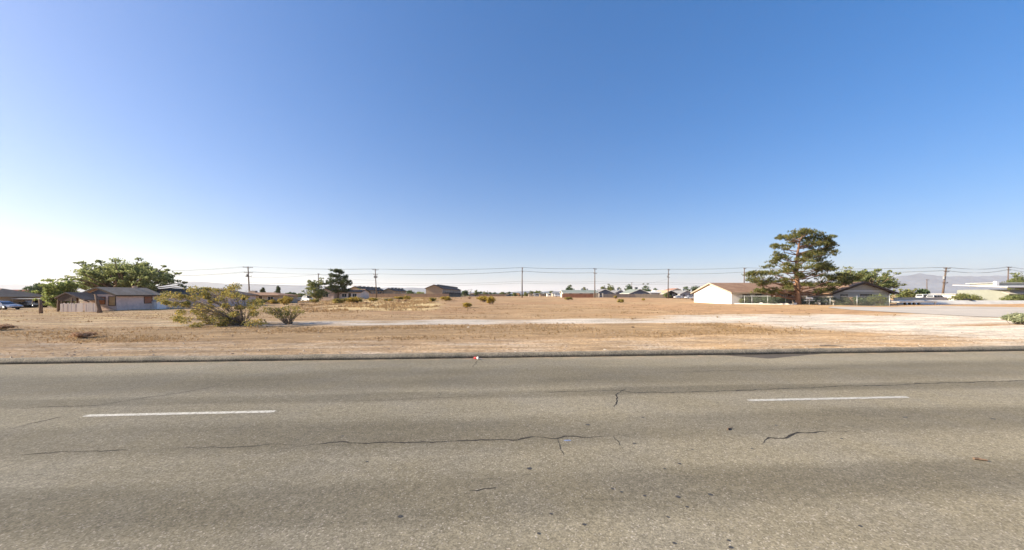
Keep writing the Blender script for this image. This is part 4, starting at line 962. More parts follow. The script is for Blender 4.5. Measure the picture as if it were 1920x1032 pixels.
window(t, 'S', 3.5, 0.9, 1.8, 1.5, -3); door(t, 'S', 1.2, -3)
b = MB(); b.box(6.1, 13.5, -1.0, 2.5, 1.62, 1.74); ro = b.build('carport_roof', R_WHITE, t)
for x, y in ((6.4, -0.8), (10, -0.8), (13.2, -0.8), (13.2, 2.3)): MB().box(x-0.06, x+0.06, y-0.06, y+0.06, -0.3, 1.62).build('post', W_TAN, ro)

# ================================================================ utility poles and wires
P_WOOD = mat('pole_wood', (0.14, 0.10, 0.078), 0.92, 0.25, 4, 0.3, stretch=(1, 1, 0.15))
P_STEEL = mat('transformer_grey', (0.30, 0.31, 0.32), 0.6, 0.1, 5)
P_INS = mat('insulator', (0.20, 0.14, 0.11), 0.4, 0.1, 8)
WIRE = mat('wire_black', (0.075, 0.078, 0.085), 0.7, 0.05, 3)
POLES = {}
def pole(key, label, px, Y, top_py, arms, ang, trans=0, lean=0.0, r=0.19, group='utility poles along the lot'):
    X = wx(px, Y); z = gz(X, Y); H_ = wz(top_py, Y)-z
    t = thing('utility_pole', label, 'pole', (X, Y, z), 0, group)
    def ax(h): return Vector((lean*h, 0, h))
    b = MB(); b.tube([ax(-0.5), ax(H_*0.5), ax(H_)], [r*1.25, r, r*0.72], 8); b.build('post', P_WOOD, t, True)
    d = Vector((math.cos(ang), math.sin(ang), 0)); att = []
    for (dz, half, nins) in arms:
        c = ax(H_-dz); n = Vector((-d.y, d.x, 0))
        M = Matrix.Translation(c-n*0.2) @ Matrix.Rotation(ang, 4, 'Z')
        a = MB().box(-half, half, -0.06, 0.06, -0.07, 0.07, M).build('crossarm', P_WOOD, t); row = []
        for k in range(nins):
            f = -0.92+1.84*k/max(1, nins-1); p = c-n*0.2+d*half*f
            MB().lathe([(0.03, 0.07), (0.06, 0.14), (0.05, 0.19), (0.07, 0.25), (0.02, 0.30)], 6, tuple(p)).build('insulator', P_INS, a); row.append(p+Vector((0, 0, 0.30)))
        if half > 0.9:
            s = MB(); s.tube([c-n*0.2+d*half*0.55, c-n*0.2+Vector((0, 0, -0.65))], 0.025, 4); s.tube([c-n*0.2-d*half*0.55, c-n*0.2+Vector((0, 0, -0.65))], 0.025, 4); s.build('brace', P_STEEL, a)
        att.append([Vector((X, Y, z))+q for q in row])
    for k in range(trans):
        c = ax(H_-3.0-0.0*k)+Vector((0.42 if k else -0.42, -0.1, 0))
        MB().lathe([(0.20, -0.45), (0.24, -0.40), (0.24, 0.35), (0.20, 0.42), (0.06, 0.45), (0.05, 0.6)], 10, tuple(c)).build('transformer', P_STEEL, t)
    POLES[key] = (att, Vector((X, Y, z)), H_, lean); return t
D2 = R(40)
pole('Z', 'pole half hidden behind the wide feathery tree', 240, 150, 507, [(0.25, 1.2, 3), (1.9, 1.2, 3)], D2)
pole('A', 'tall pole with crossarms above the low reddish roof', 468.5, 122, 500.5, [(0.25, 1.35, 3), (2.0, 1.2, 3), (3.3, 0.85, 2)], D2, 1, -0.055, 0.2)
pole('B', 'pole with crossarms and transformers at the plank fence start', 706, 139, 505, [(0.25, 1.2, 3), (2.1, 0.9, 3), (3.1, 0.7, 2)], D2, 2, -0.045)
pole('C', 'straight slim pole standing alone in the middle of the field', 979, 144, 502.5, [(0.2, 1.1, 3), (1.6, 1.0, 3)], R(82), 0, 0, 0.2)
pole('D', 'pole with two crossarms at the end of the red board fence', 1115.3, 150, 504, [(0.2, 1.1, 3), (2.0, 1.1, 3)], R(38), 0, 0.0)
pole('E', 'pole with stacked crossarms beside the green bush and dark gable', 1252.5, 150, 505.5, [(0.2, 1.1, 3), (2.1, 0.9, 3), (3.4, 0.8, 2)], R(42), 1, 0.015)
pole('F', 'pole seen above the brown roof of the ranch house', 1395, 137, 503, [(0.2, 1.1, 3), (1.8, 0.9, 3)], R(35), 0, 0.01)
pole('G', 'thick leaning pole behind the white parked vehicles', 1766, 105, 502, [(0.25, 1.3, 3), (1.2, 1.0, 3), (4.5, 1.0, 2)], R(10), 1, 0.13, 0.22)
pole('H', 'pole rising over the wide white eaves', 1889, 140, 500.5, [(0.3, 1.2, 3), (1.3, 1.0, 3)], R(10), 0, 0.03)
pole('K', 'thin bare pole next to the leaning leafy tree', 597, 116, 513, [(0.3, 0.25, 2)], D2, 0, 0.0, 0.15)
pole('S', 'small distant pole over the olive thicket', 1738, 160, 524, [(0.3, 0.9, 2)], R(10), 0, 0.0, 0.16)
pole('T', 'little distant pole between the two blue gables', 1184.5, 260, 529.5, [(0.3, 1.0, 2)], R(10), 0, 0.0, 0.18)
def wire(pts, label, sag=0.5, r=0.024, group='overhead power wires'):
    Q = []
    for a, e in zip(pts, pts[1:]):
        for i in range(12):
            f = i/12; Q.append(a.lerp(e, f)-Vector((0, 0, 4*sag*f*(1-f)*((e-a).length/45))))
    Q.append(pts[-1]); b = MB(); o0 = Q[0].copy(); b.tube([q-o0 for q in Q], r, 4)
    o = b.build('overhead_wire', WIRE); o.location = o0; tag(o, label, 'wire', group)
order = ['Z', 'A', 'B', 'C', 'D', 'E', 'F', 'G', 'H']
P0 = POLES['Z'][0]; far_l = [[p+Vector((-60, 40, 0)) for p in row] for row in P0[:2]]
PH = POLES['H'][0]; far_r = [[p+Vector((60, 25, 0)) for p in row] for row in PH[:2]]
WL = [['top wire nearest the crossarm tips along the line of poles', 'middle of the topmost wires along the line of poles', 'far one of the topmost wires along the line of poles'],
      ['near one of the second tier of wires between the poles', 'middle one of the second tier of wires between the poles', 'far one of the second tier of wires between the poles']]
for lv in range(2):
    for k in (0, 1, 2):
        wire([far_l[lv][k]]+[POLES[q][0][lv][k] for q in order]+[far_r[lv][k]], WL[lv][k], 0.45 if lv == 0 else 0.6)
def on_pole(key, dz):
    att, base, H_, lean = POLES[key]; return base+Vector((lean*(H_-dz), -0.2, H_-dz))
for dz, lab in ((5.4, 'upper of two low telephone cables across the field'), (6.1, 'lower of two low telephone cables across the field')):
    wire([on_pole(q, dz) for q in ('A', 'B', 'C', 'D', 'E')]+[Vector((90, 150, 6.8-(dz-5.4)))], lab, 0.5, 0.035, 'telephone cables')
wire([on_pole('A', 3.6), on_pole('K', 0.3)], 'service wire running from the crossarmed pole to the thin pole', 0.8, 0.022)
wire([on_pole('K', 0.3), on_pole('B', 4.4)], 'service wire running from the thin pole to the transformers', 0.8, 0.022)
wire([on_pole('E', 4.0), Vector((wx(1160, 175), 175, 5.6))], 'service wire dropping to the blue gabled houses', 0.8, 0.022)

# ================================================================ fence, yard and small things by the ranch house
A_, B_ = Vector((46.1, 72.0)), Vector((63.4, 60.0))
def on_fence(px):
    s = (px-960)/FOCAL; t_ = (A_.x-s*A_.y)/(s*(B_.y-A_.y)-(B_.x-A_.x)); return A_.lerp(B_, t_)
MESH = bpy.data.materials.new('chain_link'); g = G(MESH)
ox, oy, oz = g.sep(); d1 = g.m2('FRACT', g.m2('MULTIPLY', g.m2('ADD', ox, oz), 10.0)); d2 = g.m2('FRACT', g.m2('MULTIPLY', g.m2('SUBTRACT', ox, oz), 10.0))
al = g.m2('MAXIMUM', g.m2('LESS_THAN', d1, 0.15), g.m2('LESS_THAN', d2, 0.15))
g.P.inputs['Base Color'].default_value = (0.13, 0.14, 0.13, 1); g.P.inputs['Roughness'].default_value = 0.5; g.L.new(al, g.P.inputs['Alpha'])  # wire darkened and thickened to deepen the shaded band behind the fence
zf = 0.12
t = thing('chain_link_fence', 'long chain link fence with steel posts before the ranch house', 'fence', (A_.x, A_.y, zf))
ang = math.atan2(B_.y-A_.y, B_.x-A_.x); t.rotation_euler = (0, 0, ang)
posts = [(on_fence(p)-A_).length for p in (1384.4, 1410, 1439.7, 1473.4, 1513, 1556.6, 1607, 1668)]
for i, s_ in enumerate(posts):
    b = MB(); b.tube([(s_, 0, -0.3), (s_, 0, 1.78)], 0.05 if i < 7 else 0.06, 8); b.lathe([(0.055, 1.78), (0.05, 1.82), (0.015, 1.85)], 8, (s_, 0, 0)); b.build('post', METAL, t, True)
b = MB(); b.tube([(-0.3, -0.0, 1.72), (posts[-1], 0, 1.72)], 0.035, 6); b.build('top_rail', METAL, t, True)
b = MB(); b.add([(-0.3, 0.055, 0.02), (posts[-1], 0.055, 0.02), (posts[-1], 0.055, 1.70), (-0.3, 0.055, 1.70)], [(0, 1, 2, 3)]); b.build('wire_mesh', MESH, t)
# low white kerb wall under the fence
t = thing('low_wall', 'low white block wall under the chain link fence', 'wall', (A_.x, A_.y, zf), ang)
s1 = (on_fence(1494)-A_).length; wl0 = MB().box(-1.2, s1, -0.42, -0.14, -0.3, 0.26).build('wall_block', W_WHITE, t)
for px, hh in ((1427, 0.44), (1491, 0.48)):
    s_ = (on_fence(px)-A_).length; MB().box(s_-0.24, s_+0.24, -0.46, -0.10, 0.262, hh).build('pier', W_WHITE, t)
s_ = (on_fence(1471)-A_).length; MB().box(s_-0.7, s_+0.6, -0.40, -0.16, 0.262, 0.40).build('planter_block', W_CREAM, t)
def yard(px, d=0.6):
    p = on_fence(px); n = Vector((-(B_-A_).y, (B_-A_).x)).normalized(); return p+n*d
# mailboxes on one post
p = yard(1516.5, -0.7); t = thing('mailbox_stand', 'white mailbox on a cross-shaped post in front of the fence', 'mailbox', (p.x, p.y, zf), ang)
MB().box(-0.05, 0.05, -0.05, 0.05, -0.3, 1.15).build('post', W_TRIM, t); MB().box(-0.75, 0.75, -0.06, 0.06, 0.86, 0.95).build('arm', W_TRIM, t)
b = MB(); prof = [(-0.42, 1.2)]+[(-0.42+0.0*k, 1.2) for k in range(0)]
b.prism([(-0.20, 1.15), (0.20, 1.15), (0.20, 1.34), (0.15, 1.46), (0.06, 1.52), (-0.06, 1.52), (-0.15, 1.46), (-0.20, 1.34)], -0.5, 0.5, 'x'); mb = b.build('mailbox', W_TRIM, t)
MB().box(0.51, 0.53, -0.17, 0.17, 1.17, 1.42).build('door', W_TRIM, mb); MB().box(0.1, 0.14, -0.235, -0.205, 1.3, 1.6).build('flag', R_RED, mb)
# pale figures and pots in the yard: urn, planters
URN = mat('cast_stone', (0.62, 0.57, 0.48), 0.9, 0.12, 6)
def urn(px, d, s, label):
    p = yard(px, d); t = thing('garden_urn', label, 'urn', (p.x, p.y, zf+0.02), 0, 'pale garden urns behind the fence')
    MB().lathe([(0.20*s, 0), (0.22*s, 0.05*s), (0.09*s, 0.16*s), (0.08*s, 0.5*s), (0.14*s, 0.56*s)], 10).build('pedestal', URN, t, True)
    MB().lathe([(0.10*s, 0.57*s), (0.24*s, 0.72*s), (0.27*s, 0.92*s), (0.31*s, 1.0*s), (0.27*s, 1.02*s)], 10).build('bowl', URN, t, True)
for px, d, s, lab in ((1536, 0.9, 0.95, 'pale garden urn closest to the mailbox'), (1551, 1.2, 1.05, 'second pale garden urn along the fence from the mailbox'), (1564, 0.8, 1.0, 'pale garden urn standing past the fence post'), (1529, 2.4, 1.35, 'tall pale urn on the far side of the yard')):
    urn(px, d, s, lab)
p = yard(1489, 2.2); rng = np.random.default_rng(9); b = MB()
for k in range(5): limb(b, (rng.uniform(-0.3, 0.3), 0, -0.1), (rng.uniform(-0.55, 0.55), rng.uniform(-0.3, 0.3), 1.6), 0.16, 0.10, rng)
o = b.build('trunk_stump', mat('pale_bark', (0.42, 0.34, 0.26), 0.95, 0.2, 5), None, True); o.location = (p.x, p.y, zf); tag(o, 'pale stump cluster behind the fence under the pine', 'stump')
b = MB(); b.box(-0.45, 0.35, -0.12, 0.12, 0.42, 0.55); b.box(0.12, 0.33, -0.12, 0.12, -0.1, 0.417); o = b.build('concrete_bench', W_CREAM); p = yard(1533, -0.55); o.location = (p.x, p.y, zf); o.rotation_euler = (0, 0, ang); tag(o, 'small pale concrete stand at the foot of the fence', 'bench')
YARD = [(1395, 1.0, 1.5, 1.1, L_OLIVE, 'olive garden shrub by the white garage wall'), (1420, 1.6, 1.8, 1.3, L_DARK, 'dark garden shrub under the low eave'), (1452, 1.3, 2.0, 1.2, L_DARK, 'dark leafy shrub behind the middle fence panel'),
        (1406, 2.4, 1.6, 1.3, L_DARK, 'dark shrub just past the second fence post'), (1436, 2.2, 1.7, 1.3, L_DARK, 'dark shrub at the third fence post'), (1466, 2.2, 1.8, 1.25, L_DARK, 'dark shrub at the fourth fence post'), (1523, 2.6, 1.8, 1.3, L_DARK, 'dark shrub between the mailbox and the urns'), (1560, 2.6, 1.9, 1.2, L_DARK, 'dark shrub behind the last garden urn'), (1612, 1.9, 1.9, 1.2, L_DARK, 'dark shrub at the seventh fence post'),
        (1505, 1.6, 1.9, 1.2, L_DARK, 'dark shrub right behind the mailbox'), (1542, 2.0, 2.4, 1.1, L_DARK, 'low dark shrub among the garden urns'), (1580, 1.8, 2.3, 1.1, L_TREE, 'green shrub before the cream gable'), (1598, 2.2, 1.6, 1.2, L_DRY, 'rusty brown shrub before the cream gable'), (1652, 1.2, 2.6, 1.6, L_TREE, 'green shrub at the end of the chain link fence'), (1630, 2.6, 2.0, 1.0, L_DARK, 'dark shrub under the wide window')]
for i, (px, d, w_, h, lm, lab) in enumerate(YARD):
    p = yard(px, d); broadleaf('garden_shrub', lab, p.x, p.y, h*1.2, w_*1.2, lm, 200+i, 12, 0.08, 300, 0.05, BARK, 'garden shrubs behind the chain link fence', z0=zf, trunk_h=0.3)

# ================================================================ side street, low walls
SIDE = [(1552, 577.5), (1600, 582), (1700, 587.5), (1820, 594), (1930, 598), (2100, 604)]; TOP = [(1562, 575.5), (1672, 576.5), (1760, 574.2), (1830, 575.5), (1930, 577), (2100, 580)]
b = MB(); va = []; n = 24
def interp(L, f):
    i = min(int(f*(len(L)-1)), len(L)-2); q = f*(len(L)-1)-i; return L[i][0]+(L[i+1][0]-L[i][0])*q, L[i][1]+(L[i+1][1]-L[i][1])*q
for i in range(n+1):
    a = gpt(*interp(SIDE, i/n)); e = gpt(*interp(TOP, i/n))
    for k in range(9):
        x = a[0]+(e[0]-a[0])*k/8; y = a[1]+(e[1]-a[1])*k/8; va.append((x, y, gz(x, y)+0.035))
b.add(va, [(i*9+k, (i+1)*9+k, (i+1)*9+k+1, i*9+k+1) for i in range(n) for k in range(8)])
tag(b.build('street', mat('worn_side_street', (0.52, 0.462, 0.39), 0.95, 0.24, 1.2, 0.2, stretch=(0.3, 3, 1))), kind='structure')
def wall_run(name, label, pts, h, m, th=0.22, slope=0.0):
    x0, y0, _ = pts[0]; t = thing(name, label, 'wall', (x0, y0, 0))
    for (ax_, ay, za), (ex, ey, ze) in zip(pts, pts[1:]):
        L_ = math.hypot(ex-ax_, ey-ay); a = math.atan2(ey-ay, ex-ax_); n = max(1, round(L_/4.0))
        for i in range(n):
            x = ax_+(ex-ax_)*i/n; y = ay+(ey-ay)*i/n; z = za+(ze-za)*i/n; M = Matrix.Translation((x-x0, y-y0, z)) @ Matrix.Rotation(a, 4, 'Z')
            q = [(-th/2-slope, -0.7), (th/2, -0.7), (th/2, h), (-th/2, h), (-th/2-slope, 0.0)]; pb_ = MB().prism(q, 0.01, L_/n-0.01, 'x'); pb_.v = [tuple(M @ Vector(p)) for p in pb_.v]; pb_.build('wall_panel', m, t)
wall_run('low_wall', 'long low whitewashed wall along the far side of the street', [(wx(1682, 72), 72, 0.30), (wx(1748, 72), 72, 0.25), (wx(1830, 73), 73, 0.2), (wx(2000, 74), 74, 0.15)], 0.75, mat('whitewash', (0.62, 0.59, 0.53), 0.9, 0.14, 1.0, 0.2), slope=1.1)  # front sloped into a bank so the face catches sun and sky
wall_run('garden_wall', 'beige garden wall behind the trailer and the low white wall', [(wx(1676, 84), 84, 0.3), (wx(1775, 86), 86, 0.4)], 1.15, mat('sand_block', (0.62, 0.54, 0.42), 0.9, 0.1, 2))
# flatbed trailer
p0 = (wx(1710, 66), 66.0); t = thing('flatbed_trailer', 'long white flatbed trailer parked beside the fence end', 'trailer', (p0[0], p0[1], gz(*p0)), 0.02)
L_ = 72*66/FOCAL/2
MB().box(-L_, L_, -1.0, 1.0, 0.46, 0.60).build('deck', W_CREAM, t); MB().box(-L_, L_, -1.03, -1.003, 0.44, 0.66).build('side_board', W_CREAM, t); MB().box(-L_, L_, 1.003, 1.03, 0.44, 0.78).build('side_board', W_TRIM, t)
TYRE = mat('tyre_rubber', (0.025, 0.025, 0.026), 0.85, 0.2, 20); RIM = mat('wheel_rim', (0.42, 0.42, 0.43), 0.4, 0.1, 10, metal=0.7)
def wheel(t, x, y, r=0.33, w_=0.22):
    o = MB().lathe([(r*0.62, -w_/2), (r*0.93, -w_/2), (r, -w_*0.3), (r, w_*0.3), (r*0.93, w_/2), (r*0.62, w_/2)], 18, (x, y, r), 'y').build('wheel', TYRE, t, True)
    MB().lathe([(r*0.60, -w_*0.52), (r*0.5, -w_*0.42), (r*0.12, -w_*0.45), (r*0.1, w_*0.45), (r*0.5, w_*0.42), (r*0.60, w_*0.52)], 14, (x, y, r), 'y').build('rim', RIM, o, True)
for x in (-0.5, 0.4):
    for y in (-0.75, 0.75): wheel(t, x, y, 0.22, 0.18)
MB().tube([(L_, 0, 0.5), (L_+0.9, 0, 0.45)], 0.06, 6).build('hitch', METAL, t); MB().box(L_-0.25, L_-0.1, -0.9, -0.75, -0.02, 0.438).build('jack', W_TRIM, t)
# tyre on the low wall
o = MB().lathe([(0.34, -0.15), (0.54, -0.16), (0.62, -0.07), (0.62, 0.07), (0.54, 0.16), (0.34, 0.15)], 18).build('tyre', TYRE, None, True); o.location = (wx(1815, 73), 73.0, 1.12); o.rotation_euler = (0.05, 0.08, 0); tag(o, 'black tyre lying on the low whitewashed wall', 'tyre')
broadleaf('hedge_bush', 'olive brown hedge before the flat white house', wx(1807, 90), 90, 1.9, 6.5, L_OLIVE, 301, 14, 0.12, 260, 0.2, flat=0.4)
broadleaf('hedge_bush', 'low green hedge under the wide eaves', wx(1902, 82), 82, 1.7, 5.5, L_TREE, 302, 14, 0.12, 260, 0.2, flat=0.4)

# ================================================================ vehicles
def paint(name, c, metal=0.3):
    if name in MATS: return MATS[name]
    m = bpy.data.materials.new(name); N, L, P = nodes(m); P.inputs['Base Color'].default_value = (*c, 1); P.inputs['Roughness'].default_value = 0.32; P.inputs['Metallic'].default_value = metal
    P.inputs['Coat Weight'].default_value = 0.5; MATS[name] = m; return m
LAMP = mat('lamp_lens', (0.65, 0.65, 0.62), 0.2, 0.05, 10); TAIL = mat('tail_lens', (0.35, 0.03, 0.02), 0.3, 0.05, 10)
def car(name, label, X, Y, rz, pm, kind='sedan', group=None, z=None):
    t = thing(name, label, 'car' if kind != 'van' else 'van', (X, Y, gz(X, Y) if z is None else z), rz, group)
    hgt = {'sedan': 1.42, 'suv': 1.76, 'van': 2.05}[kind]; L_ = {'sedan': 4.6, 'suv': 4.7, 'van': 5.2}[kind]; w_ = 0.9; belt = {'sedan': 0.88, 'suv': 1.05, 'van': 1.15}[kind]; h = L_/2
    hood = {'sedan': 0.78, 'suv': 0.95, 'van': 1.0}[kind]; tail = {'sedan': 0.85, 'suv': belt, 'van': belt}[kind]
    st = [(-h, 0.40, tail-0.12, 0.80), (-h+0.10, 0.28, tail, 0.86), (-h+0.6, 0.24, tail+0.02, w_), (-0.6, 0.22, belt, w_), (0.7, 0.22, belt, w_), (h-1.1, 0.24, hood+0.04, w_), (h-0.25, 0.28, hood-0.08, 0.85), (h, 0.38, hood-0.25, 0.74)]
    v = []; f = []
    for (x, zb, zt, hw) in st:
        v += [(x, -hw*0.92, zb), (x, -hw, (zb+zt)/2), (x, -hw*0.93, zt), (x, 0, zt+0.04), (x, hw*0.93, zt), (x, hw, (zb+zt)/2), (x, hw*0.92, zb)]
    for i in range(len(st)-1):
        for k in range(7): f.append((i*7+k, i*7+(k+1) % 7, (i+1)*7+(k+1) % 7, (i+1)*7+k))
    f += [tuple(range(6, -1, -1)), tuple((len(st)-1)*7+k for k in range(7))]
    # greenhouse
    r0, r1 = {'sedan': (-1.0, 0.25), 'suv': (-h+0.45, 0.45), 'van': (-h+0.25, 1.0)}[kind]; b0, b1 = {'sedan': (-1.75, 1.05), 'suv': (-h+0.12, 1.15), 'van': (-h+0.08, 1.75)}[kind]; hr = 0.66 if kind != 'van' else 0.76; hb = 0.84
    o = len(v); zb = belt-0.03
    v += [(b0, -hb, zb), (b1, -hb, zb), (b1, hb, zb), (b0, hb, zb), (r0, -hr, hgt-0.05), (r1, -hr, hgt-0.05), (r1, hr, hgt-0.05), (r0, hr, hgt-0.05), ((r0+r1)/2, 0, hgt)]
    f += [(o, o+1, o+5, o+4), (o+1, o+2, o+6, o+5), (o+2, o+3, o+7, o+6), (o+3, o, o+4, o+7), (o+4, o+5, o+8), (o+5, o+6, o+8), (o+6, o+7, o+8), (o+7, o+4, o+8)]
    bd = MB().add(v, f).build('body', pm, t)
    def pane(c, name='window'):
        c = [Vector(q) for q in c]; n = (c[1]-c[0]).cross(c[3]-c[0]).normalized(); m_ = sum(c, Vector())/4
        if n.dot(m_-Vector((0, 0, 1.0))) < 0: n = -n
        MB().add([m_+(q-m_)*0.98+n*0.012 for q in c], [(0, 1, 2, 3)]).build(name, GLASS, t)
    def lerp(a, c, s): return tuple(a[i]+(c[i]-a[i])*s for i in range(3))
    for s in (-1, 1):
        B0, B1, T0, T1 = (b0, s*hb, zb), (b1, s*hb, zb), (r0, s*hr, hgt-0.05), (r1, s*hr, hgt-0.05)
        for f0, f1 in ((0.06, 0.34), (0.37, 0.63), (0.66, 0.94)):
            bl, br, tl, tr_ = lerp(B0, B1, f0), lerp(B0, B1, f1), lerp(T0, T1, f0), lerp(T0, T1, f1)
            pane([lerp(bl, tl, 0.14), lerp(br, tr_, 0.14), lerp(br, tr_, 0.86), lerp(bl, tl, 0.86)])
    pane([(b1-0.06, -hb*0.9, zb+0.07), (b1-0.06, hb*0.9, zb+0.07), (r1+0.05, hr*0.9, hgt-0.11), (r1+0.05, -hr*0.9, hgt-0.11)], 'windscreen')
    pane([(b0+0.06, -hb*0.9, zb+0.07), (b0+0.06, hb*0.9, zb+0.07), (r0-0.05, hr*0.9, hgt-0.11), (r0-0.05, -hr*0.9, hgt-0.11)], 'rear_window')
    for x in (-h+0.95, h-0.95):
        for y in (-0.80, 0.80): wheel(t, x, y, 0.34)
    for s in (-1, 1):
        MB().box(h-0.10, h+0.005, s*0.62-0.14, s*0.62+0.14, hood-0.34, hood-0.20).build('headlight', LAMP, t); MB().box(-h-0.006, -h+0.1, s*0.66-0.12, s*0.66+0.12, tail-0.30, tail-0.14).build('tail_light', TAIL, t)
        MB().box(0.75, 0.95, min(s*0.92, s*1.08), max(s*0.92, s*1.08), belt, belt+0.14).build('mirror', pm, t)
    MB().box(h-0.02, h+0.06, -0.72, 0.72, 0.30, 0.46).build('bumper', TYRE, t); MB().box(-h-0.06, -h+0.02, -0.74, 0.74, 0.32, 0.48).build('bumper', TYRE, t)
    return t
WHT, SIL, DRK, BLK = paint('white_paint', (0.72, 0.73, 0.74), 0), paint('silver_paint', (0.40, 0.42, 0.46), 0.5), paint('navy_paint', (0.02, 0.025, 0.045)), paint('black_paint', (0.015, 0.015, 0.017))
car('suv', 'white suv parked beside the dark car past the golden bush', wx(577.5, 113), 113, R(-35), WHT, 'suv')
car('parked_car', 'dark blue car parked next to the white suv', wx(562, 115), 115, R(170), DRK, 'sedan')
car('parked_car', 'silver grey car cut by the picture edge before the tan roofed house', wx(4, 58), 58, R(4), SIL, 'sedan')
car('parked_car', 'dark car parked in the dirt at the far end of the field', wx(955, 235), 235, R(2), BLK, 'sedan')
car('parked_car', 'white car parked between the grey fence end and the white garage', wx(1273, 165), 165, R(8), WHT, 'sedan')
car('parked_car', 'white car half hidden by the white garage gable', wx(1294, 160), 160, R(4), WHT, 'sedan')
car('white_van', 'white van behind the olive thicket and the thick leaning pole', wx(1740, 97), 97, R(2), WHT, 'van')
car('parked_car', 'white car in front of the thick leaning pole', wx(1757, 94), 94, R(5), WHT, 'suv')
car('white_trailer_van', 'white van at the end of the red board fence far away', wx(1048, 200), 200, R(0), WHT, 'van')
car('parked_car', 'small dark car under the carport near the lime tree', wx(60, 66), 66, R(180), BLK, 'sedan')

# ================================================================ litter and loose ground cover
u_, v_ = rpt(893, 674.2); X, Y = xy(u_, v_)
t = thing('paper_cup', 'crushed red and white paper cup lying at the kerb', 'cup', (X, Y, 0.045), R(-6))
CUPR, CUPW = mat('cup_red', (0.50, 0.045, 0.05), 0.6, 0.2, 30), mat('cup_white', (0.78, 0.76, 0.73), 0.6, 0.06, 30)
MB().lathe([(0.030, -0.08), (0.0395, 0.015), (0.0395, 0.016)], 14, axis='x').build('sleeve', CUPR, t, True); MB().lathe([(0.0385, 0.017), (0.0425, 0.055), (0.046, 0.056), (0.046, 0.066), (0.038, 0.074), (0.030, 0.074)], 14, axis='x').build('lid', CUPW, t, True)
MB().tube([(0.07, 0, 0), (0.19, 0.01, -0.03)], 0.005, 5).build('straw', CUPW, t)
def stick(px, py, ln, a, label, r=0.012):
    u_, v_ = rpt(px, py); X, Y = xy(u_, v_); o = MB().tube([(-ln/2, 0, r), (-ln*0.1, 0.01, r), (ln/2, -0.01, r)], [r, r*1.1, r*0.6], 5).build('stick', BARK); o.location = (X, Y, 0.002); o.rotation_euler = (0, 0, a); tag(o, label, 'stick')
stick(1368, 805.5, 0.13, R(35), 'dark broken stick on the asphalt before the ragged crack')
stick(1838, 864, 0.12, R(-20), 'dark scrap of bark on the asphalt close to the picture edge', 0.016)
def rocklet(px, py, s, m, label, cat='stone'):
    X, Y = gpt(px, py); rng = np.random.default_rng(int(px)); b = MB().lathe([(0.5, 0.0), (0.85, 0.25), (0.8, 0.55), (0.4, 0.8), (0.05, 0.86)], 9)
    b.v = [(p[0]*s*(1+0.25*rng.normal()), p[1]*s*(1+0.2*rng.normal()), p[2]*s*0.8) for p in b.v]; o = b.build('stone' if cat == 'stone' else 'paper_scrap', m); o.location = (X, Y, gz(X, Y)-0.01); tag(o, label, cat)
ST_P, ST_D = mat('pale_stone', (0.60, 0.54, 0.46), 0.9, 0.15, 20), mat('dark_clod', (0.13, 0.09, 0.065), 0.95, 0.2, 20)
rocklet(1134, 656, 0.055, ST_P, 'pale stone lying just behind the kerb'); rocklet(966, 660, 0.04, ST_P, 'small pale pebble behind the kerb near the cup')
rocklet(878, 614.5, 0.09, W_TRIM, 'white paper scrap at the edge of the dirt track', 'litter'); rocklet(940, 651.5, 0.05, ST_D, 'dark clod on the gravel verge'); rocklet(1186, 614.3, 0.10, ST_D, 'dark clod beside the dirt track')
rocklet(635, 584, 0.16, ST_D, 'brown clod on the open slope below the yellow grass'); rocklet(436, 664, 0.05, ST_D, 'dark clod on the gravel verge below the desert bush')
X, Y = gpt(1556, 650); o = MB().tube([(-0.35, 0.05, 0.03), (0, 0, 0.05), (0.4, -0.12, 0.03)], [0.02, 0.025, 0.012], 5).build('stick', BARKG); o.location = (X, Y, gz(X, Y)); tag(o, 'grey twig on the pale gravel behind the kerb', 'stick')

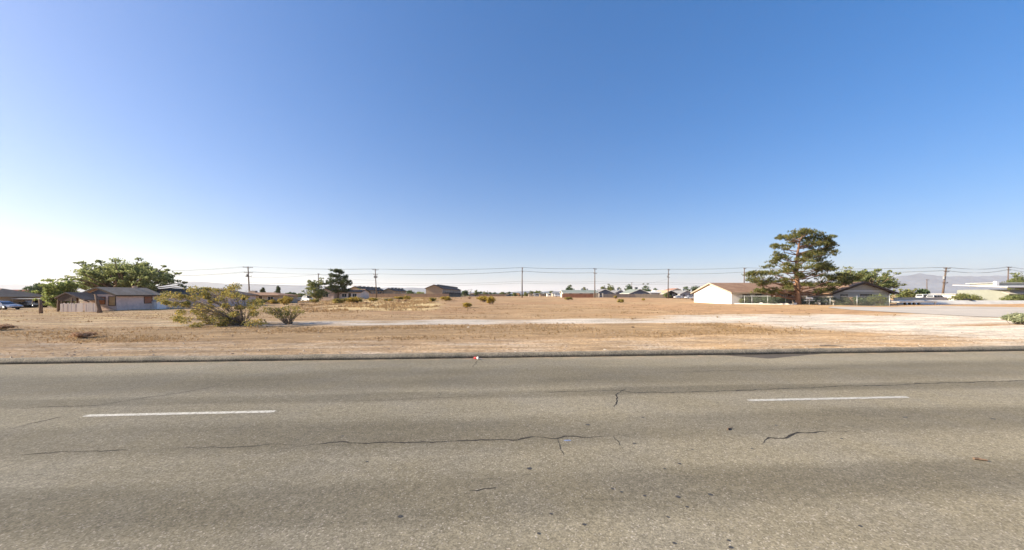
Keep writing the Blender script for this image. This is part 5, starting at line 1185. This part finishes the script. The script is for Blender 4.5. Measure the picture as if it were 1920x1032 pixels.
# dry weeds and gravel, too many to count
rng = np.random.default_rng(77); T = []; Gp = []
def scatter(n, umin, umax, vmin, vmax, hmin, hmax, keep, blades=4):
    cnt = 0
    while cnt < n:
        u_ = rng.uniform(umin, umax); v_ = rng.uniform(vmin, vmax)
        if rng.random() > keep(u_, v_): continue
        cnt += 1; X, Y = xy(u_, v_); z = gz(X, Y); h = rng.uniform(hmin, hmax); w_ = h*0.16+0.006
        for _ in range(blades):
            a = rng.uniform(0, 6.283); l = rng.uniform(0.2, 0.8)*h; c, s = math.cos(a), math.sin(a)
            x, y = X+rng.normal()*h*0.35, Y+rng.normal()*h*0.35
            T.append(((x-s*w_, y+c*w_, z-0.01), (x+s*w_, y-c*w_, z-0.01), (x+c*l, y+s*l, z+h*rng.uniform(0.6, 1.1))))
def patch(u_, v_): return max(0, 0.25+1.5*noise.noise((u_*0.16, v_*0.3, 2.0)))
scatter(9000, -45, 16, 16.0, 23.5, 0.03, 0.08, patch)
scatter(7000, -70, 30, 30, 60, 0.04, 0.11, patch)
def goldk(u_, v_):
    X, Y = xy(u_, v_); r = X/Y; return ss(-0.66, -0.5, r)*(1-ss(-0.24, -0.12, r))*patch(u_, v_*0.6)*1.4
scatter(6500, -95, -8, 45, 150, 0.12, 0.42, goldk, 5)
scatter(380, -45, 20, 15.5, 24, 0.06, 0.13, patch, 6)
scatter(600, -75, 40, 28, 75, 0.08, 0.20, patch, 6)
scatter(1200, -40, 30, 12.4, 16, 0.02, 0.05, lambda a, c: 0.5, 3)
Tn = np.array(T).reshape(-1, 3); me = fast_mesh('dry_grass', Tn, 3, leaf_mat('dry_straw', (0.30, 0.195, 0.10), (0.45, 0.32, 0.175), None, 0.3)); tag(put('dry_grass', me), kind='stuff')
oct_ = np.array([(1, 0, 0), (0, 1, 0), (-1, 0, 0), (0, -1, 0), (0, 0, 1)]); of = [(0, 1, 4), (1, 2, 4), (2, 3, 4), (3, 0, 4)]
for i in range(10000):
    v_ = 12.35+rng.random()**1.6*16; u_ = rng.uniform(-32, 45); X, Y = xy(u_, v_); s = 0.008+0.040*rng.random()**4; q = oct_*np.array([s*rng.uniform(.7, 1.4), s, s*rng.uniform(.4, .9)]); a = rng.uniform(0, 3.1)
    ca, sa = math.cos(a), math.sin(a); q = np.stack([q[:, 0]*ca-q[:, 1]*sa+X, q[:, 0]*sa+q[:, 1]*ca+Y, q[:, 2]+gz(X, Y)-s*0.05], 1)
    for f in of: Gp.append(q[list(f)])
Gn = np.concatenate(Gp); me = fast_mesh('gravel', Gn, 3, leaf_mat('gravel_stone', (0.22, 0.16, 0.115), (0.50, 0.42, 0.33), None, 0.0)); tag(put('gravel', me), kind='stuff')
